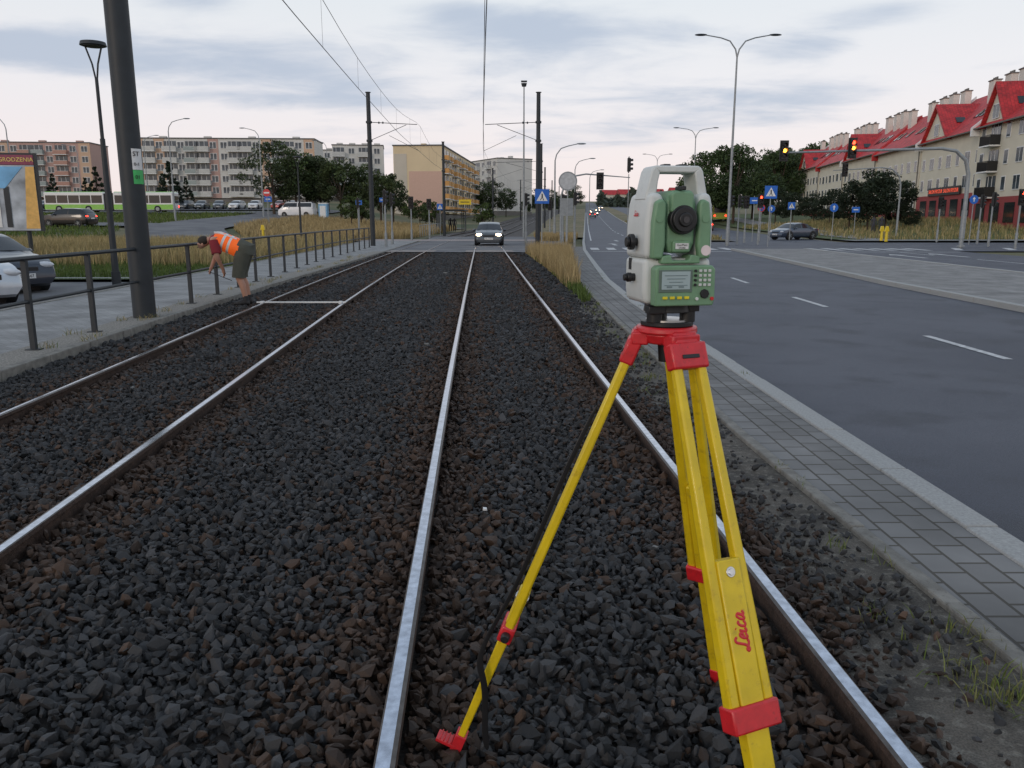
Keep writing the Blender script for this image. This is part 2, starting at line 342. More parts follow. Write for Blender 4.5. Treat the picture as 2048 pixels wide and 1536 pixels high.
_nt=stonem.node_tree; _n=_nt.nodes.new('ShaderNodeTexNoise'); _n.inputs['Scale'].default_value=160; _b=_nt.nodes.new('ShaderNodeBump'); _b.inputs['Strength'].default_value=.35; _b.inputs['Distance'].default_value=.004
_t=_nt.nodes.new('ShaderNodeTexCoord'); _nt.links.new(_t.outputs['Object'],_n.inputs['Vector']); _nt.links.new(_n.outputs['Fac'],_b.inputs['Height']); _nt.links.new(_b.outputs[0],_nt.nodes['Principled BSDF'].inputs['Normal'])
def stones(P,Z,size,col,name,label):
    n=len(P); var=ico[None]+rng.normal(0,.21,size=(32,12,3)); v=var[rng.integers(0,32,n)]
    s=size[:,None]*np.stack([rng.uniform(.95,1.55,n),rng.uniform(.7,1.1,n),rng.uniform(.45,.8,n)],1)
    v=np.einsum('nij,nkj->nki',rmat(n),v*s[:,None,:]); v+=np.c_[P,Z][:,None,:]
    F=(icf[None]+12*np.arange(n)[:,None,None]).reshape(-1,3); c=np.repeat(col,12,axis=0)
    o=put(name,fast(name,v.reshape(-1,3),F,stonem,c)); o['kind']='stuff'; o['label']=label; o['category']='gravel'; return o
def field(v0,v1,sp,sz,layer=1.0,zadd=0):
    ys=np.arange(v0,v1,sp); xs=np.arange(-6.6,3.2,sp); X,Y=np.meshgrid(xs,ys); X=X.ravel()+rng.uniform(-.5,.5,X.size)*sp; Y=Y.ravel()+rng.uniform(-.5,.5,Y.size)*sp
    el=tx(EL,Y); pe=tx(PE,Y); k=(X<el-.03)&(X>pe+.03)
    dr=np.min([np.abs(X-np.interp(Y,a,bb)) for a,bb in RAILC],axis=0); k&=(dr>.043)
    fr=el-X; wob=.12*np.sin(Y*2.1)+.08*np.sin(Y*5.3+X*3); prob=np.clip((fr-.10+wob)/.60,.0,1)**1.3+.13; prob=np.where(Y>18,np.maximum(prob,.6),prob)
    k&=(rng.random(X.size)<prob*layer); k&=(np.abs(1630*X/np.maximum(Y,.5))<1250)
    X,Y,dr,fr=X[k],Y[k],dr[k],fr[k]; n=len(X); size=sz*rng.lognormal(0,.30,n).clip(.45,1.7); size=np.where(fr<.5,size*.72,size)
    Z=rng.uniform(-.012,.012,n)+zadd+.012*np.sin(X*5+np.sin(Y*3))*np.cos(Y*4)
    g=rng.lognormal(math.log(.027),.30,n).clip(.010,.09)
    col=np.stack([g*1.0,g*.99,g*1.03],1)
    rp=1.0*np.exp(-(dr/.36)**2)+.02+.05*(np.sin(Y*.9+X*1.7)*.5+.5)
    rr=(rng.random(n)<rp); bc=np.stack([g*1.60,g*.93,g*.60],1); col=np.where(rr[:,None],bc,col)
    r2=rng.random(n)<.003; col[r2]=np.array([.07,.045,.035])*rng.uniform(.7,1.3,(r2.sum(),1))
    r3=rng.random(n)<.0003; col[r3]=np.array([.17,.165,.155])
    return np.c_[X,Y],Z,size,col
A=[field(.9,9,.034,.0195),field(.9,9,.045,.0200,.7,.020),field(9,20,.052,.028),field(9,20,.075,.027,.6,.02),field(20,39.6,.09,.046)]
stones(*[np.concatenate([a[i] for a in A]) for i in range(4)],'ballast_stones','dark grey and rust brown crushed track ballast')
ribbon('soil',off(EL,-.72),EL,-4,24,-.002,sand,1,2)
# ---------------------------------------------------------------- grass
grm=MV('grass_blades',.9,.2)
def blades(name,P,h,w,c1,c2,lean=.35,label='dry grass',zo=-.1):
    n=len(P); z=gz(P[:,0],P[:,1])+zo; a=rng.uniform(0,2*np.pi,n); hh=h*rng.uniform(.5,1.25,n); l=rng.normal(0,lean,n)*hh; b_=rng.uniform(0,2*np.pi,n)
    dx,dy=np.cos(a)*w/2,np.sin(a)*w/2; p0=np.c_[P[:,0]-dx,P[:,1]-dy,z]; p1=np.c_[P[:,0]+dx,P[:,1]+dy,z]
    m=np.c_[P[:,0]+np.cos(b_)*l*.35,P[:,1]+np.sin(b_)*l*.35,z+hh*.6]; t=np.c_[P[:,0]+np.cos(b_)*l,P[:,1]+np.sin(b_)*l,z+hh]
    m0=m-np.c_[dx,dy,0*dx]*.8; m1=m+np.c_[dx,dy,0*dx]*.8
    V=np.stack([p0,p1,m1,m0,t],1).reshape(-1,3); i=5*np.arange(n)[:,None]
    F=np.concatenate([i+[0,1,2],i+[0,2,3],i+[3,2,4]])
    mix=rng.random((n,1)); c=(np.array(c1)*mix+np.array(c2)*(1-mix))*rng.uniform(.7,1.3,(n,1)); c=np.repeat(c,5,axis=0)
    o=put(name,fast(name,V,F,grm,c)); o['kind']='stuff'; o['label']=label; o['category']='grass'; return o
def band(n,v0,v1,Lf,Rf,clump=0):
    y=rng.uniform(v0,v1,n); t=rng.random(n); x=tx(Lf,y)*(1-t)+tx(Rf,y)*t
    if clump:
        k=(np.sin(x*1.3+np.sin(y*.7)*2)*np.cos(y*.9+x*.4)+rng.normal(0,.35,n))>clump; x,y=x[k],y[k]
    return np.c_[x,y]
tan1,tan2=(.42,.32,.165),(.30,.225,.11); gr1,gr2=(.06,.10,.02),(.10,.13,.04)
WL=[(17,1.40),(22,1.25),(28,1.1),(39,.65)]; WR=[(17,1.60),(22,1.75),(30,2.2),(39,2.85)]
P=band(9500,19,39.5,WL,WR); P=P[rng.random(len(P))<np.clip((P[:,1]-18.5)/8,0,1)]
blades('grass_tuft',P,.62,.014,tan1,tan2,.25,'tall dry grass between track and walkway',0)
blades('grass_tuft',band(2500,16,39,WL,WR),.20,.02,gr1,gr2,.5,'low green grass between track and walkway',0)
blades('grass_tuft',band(9000,60,74,[(60,2.0),(74,2)],[(60,4.5),(74,6)]),.5,.04,tan1,tan2,.3,'dry grass by the crossing',0)
L1=[(22.8,-30),(60,-45)]; R1=[(22.8,-9.3),(46,-10.6),(60,-11.4)]
blades('grass_tuft',band(26000,22.9,33,L1,R1),.16,.02,gr1,gr2,.5,'green lawn',-.02)
P=band(70000,29,58,L1,R1,-.15); blades('grass_tuft',P,.62,.03,tan1,(.26,.22,.1),.3,'tall dry meadow grass',-.02)
def away(P,pts,w):
    k=np.ones(len(P),bool)
    for a,c in zip(pts[:-1],pts[1:]):
        a=np.array(a,float);c=np.array(c,float); d=c-a; t=np.clip(((P-a)@d)/(d@d),0,1); k&=(np.linalg.norm(P-(a+t[:,None]*d),axis=1)>w)
    return P[k]
RD1=[(-6.4,52),(-12,53),(-20,58),(-27,66),(-32,78),(-34,95),(-34,120),(-34,128)]; RD2=[(-30,80),(-45,84),(-60,82),(-90,80),(-140,80)]
P=band(60000,58,118,[(58,-28),(118,-36)],[(58,-12),(75,-9),(118,-8)],-.5); blades('grass_tuft',away(P,RD1,5),.75,.07,tan1,tan2,.3,'dry grass on the bank',-.1)
P=band(40000,58,125,[(58,-70),(125,-110)],[(58,-20),(125,-36)],-.9); P=away(away(P,RD1,5),RD2,4.5); blades('grass_tuft',P,.35,.08,(.07,.12,.025),(.12,.14,.045),.5,'green lawn with tall stems',-.1)
P=band(9000,24,58,[(24,-60),(58,-75)],L1,-.3); blades('grass_tuft',P,.7,.05,tan1,gr2,.3,'meadow grass',-.1)
P=band(16000,66,110,[(66,28.5),(110,31)],[(66,56),(110,50)],-.4); blades('grass_tuft',P,.55,.06,tan1,(.12,.14,.05),.3,'roadside grass',-.05)
P=band(16000,68,170,off(AR,.4),off(BL,-.4),-.3); blades('grass_tuft',P,.4,.06,tan1,gr2,.3,'dry median grass',-.05)
pc=[]
for _ in range(60):
    y=2.4+rng.random()**1.4*17; x=tx(EL,y)-abs(rng.normal(.22,.18)); k=int(rng.integers(8,30)); pc.append(np.c_[rng.normal(x,.035,k),rng.normal(y,.05,k)])
blades('weed',np.concatenate(pc),.065,.005,(.10,.15,.03),(.20,.19,.08),.8,'small weeds growing in sandy soil',.0)
pc=[]
for _ in range(30):
    y=3+rng.random()*22; x=tx(EL,y)+rng.choice([.03,.75],p=[.6,.4]); pc.append(np.c_[rng.normal(x,.03,14),rng.normal(y,.05,14)])
blades('weed',np.concatenate(pc),.05,.005,(.10,.15,.03),(.2,.19,.08),.8,'small weeds in paving joints',.01)
pc=[]
for _ in range(40):
    y=6+rng.random()*30; x=tx(PE,y)-rng.uniform(.05,.7); pc.append(np.c_[rng.normal(x,.05,18),rng.normal(y,.08,18)])
blades('weed',np.concatenate(pc),.09,.008,gr1,tan1,.8,'weeds along the pavement edge',.1)
# ---------------------------------------------------------------- trees
leafm=MV('leaves',.7,.25); bark=M('bark',(.07,.05,.035),.95,var=.3,scale=8,bump=.6,bscale=20)
def tree_mesh(h,r,seed,kind='round',nl=5200,lsz=.30,c=(.045,.07,.02)):
    g=np.random.default_rng(seed); tr=B()
    tr.cyl((0,0,-.3),(0,0,h*.55),h*.022,h*.010,8)
    nc=46 if kind!='conifer' else 60; C=[]
    for i in range(nc):
        if kind=='conifer':
            z=g.uniform(.08,.98); rr=r*(1-z)*g.uniform(.55,1.05)+.1; a=g.uniform(0,6.28); C.append((math.cos(a)*rr,math.sin(a)*rr,z*h,r*.22*(1.15-z)))
        else:
            a=g.uniform(0,6.28); e=g.uniform(-.8,1); q=g.uniform(.35,1)**.5; rad=r*math.sqrt(max(0,1-e*e))*q*g.uniform(.75,1.15)
            C.append((math.cos(a)*rad,math.sin(a)*rad,h*.58+e*h*.40*g.uniform(.8,1.0),r*g.uniform(.16,.34)))
    for i in range(0,nc,4):
        x,y,z,_=C[i]; tr.cyl((0,0,min(z,h*.5)*g.uniform(.5,.85)),(x*.8,y*.8,z),h*.008,h*.003,5)
    C=np.array(C); idx=g.integers(0,nc,nl); d=g.normal(size=(nl,3)); d/=np.linalg.norm(d,axis=1)[:,None]; rad=g.uniform(.3,1,nl)**.5
    P=C[idx,:3]+d*(C[idx,3]*rad)[:,None]*np.array([1.15,1.15,.85]); P[:,2]=np.maximum(P[:,2],h*.06)
    t1=g.normal(size=(nl,3)); t1/=np.linalg.norm(t1,axis=1)[:,None]; t2=np.cross(t1,g.normal(size=(nl,3))); t2/=np.linalg.norm(t2,axis=1)[:,None]
    s=(lsz*g.uniform(.5,1.2,nl))[:,None]; V=np.stack([P-t1*s*.6,P+t2*s*.35,P+t1*s*.6,P-t2*s*.35],1).reshape(-1,3)
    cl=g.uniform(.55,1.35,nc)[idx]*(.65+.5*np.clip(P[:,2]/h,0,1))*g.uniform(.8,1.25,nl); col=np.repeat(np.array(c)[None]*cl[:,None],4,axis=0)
    return tr.mesh('trunk',bark,True), fast('crown',V,np.arange(nl*4).reshape(-1,4),leafm,col)
def tree(name,label,cat,loc,ms,rz=0,s=1,group=None):
    r=root(name,label,cat,(loc[0],loc[1],G(*loc)-.15),rz,group); r.scale=s if isinstance(s,tuple) else (s,s,s)
    put('trunk',ms[0],r); put('crown',ms[1],r); return r
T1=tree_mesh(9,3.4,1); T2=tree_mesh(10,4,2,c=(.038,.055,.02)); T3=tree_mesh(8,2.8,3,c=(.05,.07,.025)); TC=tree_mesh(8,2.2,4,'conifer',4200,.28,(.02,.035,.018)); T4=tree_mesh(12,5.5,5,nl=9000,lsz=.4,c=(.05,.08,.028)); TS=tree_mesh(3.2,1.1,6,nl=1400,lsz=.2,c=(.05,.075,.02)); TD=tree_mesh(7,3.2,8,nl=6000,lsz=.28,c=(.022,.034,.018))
g1='trees in front of the apartment blocks'
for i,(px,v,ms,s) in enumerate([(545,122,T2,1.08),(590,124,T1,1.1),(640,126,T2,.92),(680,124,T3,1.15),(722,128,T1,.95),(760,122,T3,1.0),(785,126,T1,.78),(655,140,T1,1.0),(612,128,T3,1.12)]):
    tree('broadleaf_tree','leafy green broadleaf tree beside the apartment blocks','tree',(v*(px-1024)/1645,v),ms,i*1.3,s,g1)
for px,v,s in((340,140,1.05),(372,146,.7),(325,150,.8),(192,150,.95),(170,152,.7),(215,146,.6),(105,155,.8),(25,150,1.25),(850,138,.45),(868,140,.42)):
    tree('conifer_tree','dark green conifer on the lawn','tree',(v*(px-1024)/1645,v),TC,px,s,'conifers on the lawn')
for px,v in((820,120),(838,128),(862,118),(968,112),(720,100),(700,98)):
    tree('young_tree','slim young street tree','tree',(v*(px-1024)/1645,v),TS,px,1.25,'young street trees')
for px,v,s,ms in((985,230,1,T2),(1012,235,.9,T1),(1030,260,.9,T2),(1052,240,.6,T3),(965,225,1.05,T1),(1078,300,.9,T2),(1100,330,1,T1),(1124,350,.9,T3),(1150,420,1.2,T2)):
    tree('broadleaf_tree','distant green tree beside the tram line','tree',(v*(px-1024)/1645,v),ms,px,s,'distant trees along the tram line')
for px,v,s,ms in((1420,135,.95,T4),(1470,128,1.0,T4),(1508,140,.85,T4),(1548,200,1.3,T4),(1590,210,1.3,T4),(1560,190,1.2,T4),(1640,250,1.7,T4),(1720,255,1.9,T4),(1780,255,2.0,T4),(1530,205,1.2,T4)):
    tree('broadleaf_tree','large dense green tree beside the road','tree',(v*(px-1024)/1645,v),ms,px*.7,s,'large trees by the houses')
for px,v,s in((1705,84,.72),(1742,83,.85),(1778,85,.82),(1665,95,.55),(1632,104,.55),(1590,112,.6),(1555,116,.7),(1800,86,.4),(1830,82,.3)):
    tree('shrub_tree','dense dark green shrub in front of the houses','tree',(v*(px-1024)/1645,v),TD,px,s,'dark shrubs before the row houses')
n=26000; y=rng.uniform(430,640,n); px=np.r_[rng.uniform(1195,1500,n//2),rng.uniform(250,1150,n-n//2)]; x=y*(px-1024)/1640
hgt=7+3*np.sin(px*.05)+2*np.sin(px*.21); P=np.c_[x,y,gz(x,y)+rng.random(n)*np.clip(hgt,4,14)]
t1=rng.normal(size=(n,3)); t2=rng.normal(size=(n,3)); s=1.1
V=np.stack([P-t1*s*.6,P+t2*s*.5,P+t1*s*.6,P-t2*s*.5],1).reshape(-1,3); cc=np.repeat(np.array([.055,.07,.05])*rng.uniform(.6,1.4,(n,1)),4,axis=0)
o=put('distant_woods',fast('distant_woods',V,np.arange(n*4).reshape(-1,4),leafm,cc)); o['kind']='stuff'; o['label']='distant belt of green woods'; o['category']='woods'
# ---------------------------------------------------------------- buildings
winb=B(); winb.box((0,0,0),(1.5,.06,1.5),0); winb.box((-.37,-.035,0),(.62,.02,1.32),1); winb.box((.37,-.035,0),(.62,.02,1.32),1); WIN=winb.mesh('window',[white,wglass])
winb=B(); winb.box((0,0,0),(1.0,.06,1.5),0); winb.box((0,-.035,0),(.8,.02,1.3),1); WIN2=winb.mesh('window',[white,wglass])
def balc(col,w=3.2,mat2=None,rail=False):
    b=B(); b.box((0,-.55,0),(w,1.1,.14),1)
    if rail:
        for i in range(int(w/.14)+1): b.cyl((-w/2+i*.14,-1.05,.07),(-w/2+i*.14,-1.05,1.05),.018,n=4)
        b.box((0,-1.05,1.08),(w,.06,.06)); b.box((-w/2,-.55,.6),(.05,1.0,1.0)); b.box((w/2,-.55,.6),(.05,1.0,1.0))
    else:
        b.box((0,-1.07,.55),(w,.06,.95)); b.box((-w/2+.03,-.52,.55),(.06,1.02,.95)); b.box((w/2-.03,-.52,.55),(.06,1.02,.95))
        b.box((0,-1.07,1.06),(w,.08,.05),1)
    b.box((0,-.02,1.2),(w*.86,.05,2.1),2); b.box((-w*.2,-.05,1.2),(.08,.04,2.1),1); b.box((w*.15,-.05,1.2),(.08,.04,2.1),1)
    return b.mesh('balcony',[col,white,wglass])
bal_w=balc(M('balcony_white',(.5,.5,.48),.8)); bal_g=balc(M('balcony_grey',(.3,.34,.33),.8)); bal_o=balc(M('balcony_orange',(.60,.32,.11),.8),3.0); bal_r=balc(blk,2.6,rail=True); bal_p=balc(M('balcony_pink',(.42,.24,.19),.8))
plinth=M('plinth',(.16,.15,.14),.9); felt=M('roof_felt',(.12,.12,.12),.9)
def block(name,label,loc,rz,W,D,fl,cols,pattern,wallc,gable=None,fh=2.5):
    r=root(name,label,'building',(loc[0],loc[1],G(*loc)-.1),rz); H=fl*fh+1.5; b=B()
    mats=[wallc,plinth,felt]+cols
    b.box((0,D/2,H/2+.4),(W,D,H-.8)); b.box((0,D/2,.0),(W+.04,D+.04,1.2),1); b.box((0,D/2,H+.12),(W+.3,D+.3,.24),2)
    n=len(pattern); cw=W/n
    for i,ch in enumerate(pattern):
        x=-W/2+cw*(i+.5)
        if ch in '123': b.box((x,-.03,H/2+.4),(cw*.98,.06,H-.9),2+int(ch))
    if gable is not None: b.box((-W/2-.03,D/2,H/2+.4),(.06,D*.98,H-.9),3+gable)
    for k in range(4): b.box((-W/2+W*(k+.5)/4,D/2,H+.6),(1.6,1.0,.9),0)
    b.obj('wall',mats,r)
    for i,ch in enumerate(pattern):
        x=-W/2+cw*(i+.5)
        for f in range(fl):
            z=1.2+f*fh
            q={'B':bal_w,'G':bal_g,'O':bal_o,'P':bal_p}.get(ch)
            if q: put('balcony',q,r,(x,-.02,z))
            else: put('window',WIN if ch!='n' else WIN2,r,(x,-.08,z+1.4))
    return r
cream=M('render_cream',(.55,.50,.42),.9,var=.06,scale=.3); peach=M('render_peach',(.55,.38,.27),.9,var=.06); pink=M('render_pink',(.46,.30,.26),.9,var=.06); wht=M('render_white',(.58,.57,.54),.9,var=.06,scale=.3); yelw=M('render_yellow',(.68,.55,.36),.9,var=.05,scale=.3); salm=M('render_salmon',(.60,.40,.32),.9,var=.05)
block('apartment_block','long five-storey cream and peach apartment block with balconies',(-66,190),R(3),41,11,5,[peach,pink,cream],'1B1BwGB2wBBw1GBw1',wht)
block('apartment_block','five-storey pink and grey apartment block with balconies',(-122,203),R(5),36,11,5,[peach,pink,cream],'2wP2G1wPG2Pw1',pink)
block('apartment_block','small pinkish apartment block between trees',(-93,245),R(0),14,11,4,[peach,pink,cream],'w1w2',pink)
block('apartment_block','white five-storey apartment block behind trees',(-47,240),R(10),16,11,5,[peach,pink,cream],'wBwBw',wht)
block('apartment_block','white apartment block with balconies behind the yellow one',(-10,262),R(-62),24,12,6,[peach,pink,cream],'BwBwBw',wht)
block('apartment_block','white stepped apartment block beside tram line',(-40,215),R(8),13,11,5,[peach,pink,cream],'BwBw',wht)
rz=R(90)-math.atan2(3.9,58)
r=block('apartment_block','yellow five-storey apartment block with orange balconies',(-11.85,194),rz,58,10,5,[yelw,salm,cream],'OOwOOwOOwOOwOO',yelw,None)
b=B(); b.box((-29.03,3.6,4.9),(.05,6.6,8.4)); b.obj('wall_panel',salm,r)
b=B(); b.box((-29.03,8.6,6.6),(.05,2.6,11.8)); b.obj('wall_panel',cream,r)
roofm=Mbrick('red_tiles',(.56,.030,.032),(.47,.024,.027),(.28,.015,.015),.3,.34,.02,0,.6)
hcream=M('house_cream',(.64,.59,.48),.9,var=.07,scale=.4); hred=M('house_red_plinth',(.30,.05,.05),.8); chim=M('chimney_render',(.66,.62,.56),.9,var=.08); redl_=M('sign_red_letters',(.8,.1,.05),.5,emit=.6)
def house(label,loc,rz,W=20,D=12,He=10.5,Hr=15.6,near=False,shop=False,dorm=True):
    r=root('row_house',label,'house',(loc[0],loc[1],G(*loc)-.2),rz,'red roofed row houses'); b=B()
    b.add([(-W/2,0,0),(W/2,0,0),(W/2,D,0),(-W/2,D,0),(-W/2,0,He),(W/2,0,He),(W/2,D,He),(-W/2,D,He),(-W/2,D/2,Hr-.15),(W/2,D/2,Hr-.15)],[(0,1,5,4),(2,3,7,6),(1,2,6,9,5),(3,0,4,8,7)])
    b.box((0,-.02,.6),(W+.02,.06,1.2),1); 
    b.obj('wall',[hcream,hred],r)
    o=.6; s=(Hr-He)/(D/2); b=B(); t=.18
    for sg in(0,1):
        y0=-o if sg==0 else D+o; z0=He-o*s; V=[(-W/2-.2,y0,z0),(W/2+.2,y0,z0),(W/2+.2,D/2,Hr),(-W/2-.2,D/2,Hr)]; V+=[(a,c,d+t) for a,c,d in V]
        b.add(V,[(0,1,2,3),(4,5,6,7),(0,1,5,4),(2,3,7,6),(1,2,6,5),(0,3,7,4)])
    b.obj('roof',roofm,r)
    for x,w,rise in ((((-W*.22,4.2,3.6),) if dorm else ()) if not near else ((-W*.28,2.6,3.4),(W*.22,2.6,3.4))):
        b=B(); zb=He-.3; zp=He+rise
        b.add([(x-w,-.25,zb),(x+w,-.25,zb),(x,-.25,zp),(x-w,D/2,zb),(x+w,D/2,zb),(x,D/2,zp)],[(0,1,2),(3,5,4),(0,3,4,1)],1)
        b.add([(x-w-.3,-.7,zb-.3),(x,-.7,zp+.1),(x,D/2-.5,zp+.1),(x-w-.3,D/2-.5,zb-.3),(x+w+.3,-.7,zb-.3),(x+w+.3,D/2-.5,zb-.3),
               (x-w-.3,-.7,zb-.0),(x,-.7,zp+.45),(x,D/2-.5,zp+.45),(x-w-.3,D/2-.5,zb-.0),(x+w+.3,-.7,zb-.0),(x+w+.3,D/2-.5,zb-.0)],
              [(0,1,2,3),(1,4,5,2),(6,7,8,9),(7,10,11,8),(0,1,7,6),(1,4,10,7),(0,3,9,6),(4,5,11,10)],0)
        b.obj('dormer',[roofm,hcream],r); put('window',WIN,r,(x,-.32,He+.9))
        for q in(-1,1): 
            b=B(); b.box((x+q*w*.55,1.6,zb+(zp-zb)*.45+.42),(1.0,1.1,.1),rot=(0,q*math.atan2(rise,w),0)); b.obj('skylight',glass,r)
    for x in (-W/2+1,-W*.02,W*.2,W/2-2.5):
        b=B(); z=Hr+.9; yy=D/2-1.6; b.box((x,yy,z-1.4),(1.5,.8,3.0)); 
        b.box((x,yy,z+.16),(1.7,1.0,.12),1)
        for k in(-.45,0,.45): b.cyl((x+k,yy,z+.2),(x+k,yy,z+.5),.12,n=6,mat=1)
        b.obj('chimney',[chim,plinth],r)
    for x in ((W*.10,W*.18,W*.32,W*.40) if dorm else (-W*.4,-W*.3,-W*.12,W*.1,W*.18,W*.36)):
        yy=2.2; b=B(); b.box((x,yy,He+yy*s+.24),(.95,1.5,.10),rot=(math.atan(s),0,0)); b.obj('skylight',glass,r)
    V=[(-W/2-.12,-.9,He-1.2),(-W/2+.22,-.9,He-1.2),(-W/2+.22,-.9,He-.3),(-W/2-.12,-.9,He-.3),(-W/2-.12,D/2,He-1.2),(-W/2+.22,D/2,He-1.2),(-W/2+.22,D/2,Hr+.55),(-W/2-.12,D/2,Hr+.55)]
    b=B().add(V,[(0,1,2,3),(4,5,6,7),(0,1,5,4),(3,2,6,7),(1,2,6,5),(0,3,7,4)]); b.obj('parapet',white if dorm else roofm,r)
    B().cyl((W/2-.4,-.08,.2),(W/2-.4,-.08,He-.6),.07,n=8).obj('downpipe',plinth,r)
    B().box((0,-.68,He-.45),(W,.14,.14)).obj('gutter',plinth,r)
    n=7
    for i in range(n):
        x=-W/2+W*(i+.5)/n
        for f in range(4):
            z=2.0+f*2.65
            if z+.8>He: continue
            if near and i in(1,5) and f>0: put('balcony',bal_r,r,(x,-.03,z-1.4))
            else: put('window',WIN if i%2 else WIN2,r,(x,-.04,z))
    for i in range(3):
        for f in range(4): put('window',WIN2,r,(W/2+.04,2.5+i*3.4,2.0+f*2.65),(0,0,R(90)))
    if shop or near:
        b=B(); b.box((0,-.10,1.7),(W-.3,.14,3.2)); b.obj('shop_front',hred,r)
        for x in np.arange(-W/2+3,W/2-2,3.5):
            b=B(); b.box((x,-.2,1.7),(2.2,.08,2.0)); b.obj('shop_window',glass,r)
    if shop:
        B().box((0,-.26,3.75),(10.4,.16,1.0)).obj('shop_sign',blk,r)
        text('SALON FRYZUR  SALON FRYZUR',.66,redl_,r,(0,-.36,3.75),(R(90),0,0),.01)
    return r
rzh=R(-98.6)
for k in range(5):
    v=182-20.2*k; u=50.6+.15*(v-82)
    house('cream row house with steep red tiled roof'+(' and shop sign' if k==4 else ''),(u,v),rzh,shop=(k==4),dorm=(k%2==0))
house('cream four-storey corner house with red roof and balconies',(50.0,81.5),rzh,W=21,He=11.2,Hr=16.4,near=True)
for px,v,c,w in((1354,470,redp,9),(1250,560,salm,10),(1218,600,wht,12),(1285,590,salm,10),(1312,540,wht,9)):
    r=root('distant_house','small distant house with pitched roof','house',(v*(px-1024)/1640,v,G(v*(px-1024)/1640,v)),.2,'distant houses along the road'); b=B(); b.box((0,0,3.5),(w,9,7)); b.obj('wall',hcream,r)
    B().add([(-w/2-.4,-5,6.9),(w/2+.4,-5,6.9),(w/2+.4,5,6.9),(-w/2-.4,5,6.9),(-w/2-.4,0,10.5),(w/2+.4,0,10.5)],[(0,1,5,4),(2,3,4,5),(0,4,3),(1,2,5),(0,3,2,1)]).obj('roof',roofm,r)
    for k in(-.3,0,.3): put('window',WIN,r,(w*k,-4.55,4.5))
# ---------------------------------------------------------------- poles & overhead line
POL=[(-5.84,12.66,9.0),(-8.4,49,8.9),(1.55,49,8.9),(-6.65,80,8.9),(2.9,82,8.9),(-3.0,128,9),(5.0,125,9),(2.0,190,9),(9.5,195,9),(8,270,9),(15.5,270,9)]
WOFF=-.27
for i,(x,y,h) in enumerate(POL):
    r=root('catenary_pole','dark grey steel tram catenary pole'+(' with number plates beside the pavement' if i==0 else ' beside the tracks'),'pole',(x,y,G(x,y)),0,'catenary poles along the tram line')
    b=B(); rr=.172 if i==0 else .15; b.cyl((0,0,-.1),(0,0,h),rr,rr*(.98 if i==0 else .8),24 if i==0 else 12); b.cyl((0,0,h),(0,0,h+.03),rr+.02,n=16)
    b.obj('pole_shaft',anth,r,smooth=True)
    sgn=1 if x<tx(TR,y)-1 and x<tx(TL,y) else -1; T=TL if sgn==1 else TR
    xx=tx(T,y)+WOFF-x; b=B(); b.cyl((0,0,7.25),(xx-.1*sgn,0,7.12),.020,n=8); b.cyl((0,0,6.2),(xx*.75,0,7.1),.016,n=6); b.cyl((xx*.4,0,6.5),(xx,0,5.62),.012,n=6)
    for z in(7.25,6.2): b.cyl((0,0,z-.06),(0,0,z+.06),rr+.03,n=12)
    for q in(.2,.28): b.ell((xx*q,0,7.22),(.05,.05,.07),n=8,m=6)
    b.obj('bracket_arm',anth,r,smooth=True)
    if i==0:
        for nm,z0,z1,mt in(('number_plate',2.37,2.68,white),('number_plate',2.16,2.365,M('plate_green',(.06,.45,.12),.5))):
            V=[];F=[]
            for k in range(9):
                a=R(-90)+R(60)+ (k/8-.5)*1.0; V+=[(math.cos(a)*.176,math.sin(a)*.176,z0),(math.cos(a)*.176,math.sin(a)*.176,z1)]
            F=[(2*k,2*k+2,2*k+3,2*k+1) for k in range(8)]; B().add(V,F).obj(nm,mt,r)
        c_=(.184*math.cos(R(-38)),.184*math.sin(R(-38)))
        text('ST',.10,blk,r,(*c_,2.60),(R(90),0,R(52)),.002); text('0-1',.07,blk,r,(*c_,2.45),(R(90),0,R(52)),.002); text('01',.08,blk,r,(*c_,2.26),(R(90),0,R(52)),.002)
wire=M('copper_wire',(.05,.05,.055),.5,.3)
for T in(TL,TR):
    ys=np.r_[np.arange(-4,60,3.0),np.arange(60,280,8)]; b=B()
    b.tube([(tx(T,y)+WOFF,y,G(0,y)+5.6) for y in ys],.010,5); tag(b.obj('contact_wire',wire),'thin dark overhead tram contact wire','wire','overhead tram wires')
    sup=[12.66,49,81,127,192,270]; 
    def mz(y):
        for a,c in zip([-24]+sup[:-1],sup):
            if a<=y<=c:
                t=(y-a)/(c-a); return 7.2-.75*4*t*(1-t)
        return 7.2
    b=B(); b.tube([(tx(T,y)+WOFF,y,G(0,y)+mz(y)) for y in ys],.008,5)
    for y in np.arange(2,120,6): b.cyl((tx(T,y)+WOFF,y,G(0,y)+5.6),(tx(T,y)+WOFF,y,G(0,y)+mz(y)),.004,n=4)
    tag(b.obj('messenger_wire',wire),'thin sagging messenger wire with droppers','wire','overhead tram wires')
# ---------------------------------------------------------------- railing
RC=[(4,-5.3),(9.4,-5.69),(14.8,-5.94),(22,-6.6),(32,-7.45),(46,-8.1)]
rr=root('pedestrian_railing','dark grey steel pedestrian railing along the pavement','railing',(0,0,.1))
post=B().box((0,0,.52),(.06,.06,1.08)).box((0,0,.01),(.16,.12,.02)).mesh('post',anth)
pys=[5.4,7.5,9.4,10.95,12.9,14.8,16.6,18.4,20.2,22,24,26,28,30,32,34,36,38,40,42,44,46]
for y in pys: put('post',post,rr,(tx(RC,y),y,0),(0,0,.03))
for z,rad in((1.08,.028),(.58,.022)):
    B().tube([(tx(RC,y),y,z) for y in pys],rad,8).obj('handrail' if z>1 else 'lower_rail',anth,rr,smooth=True)
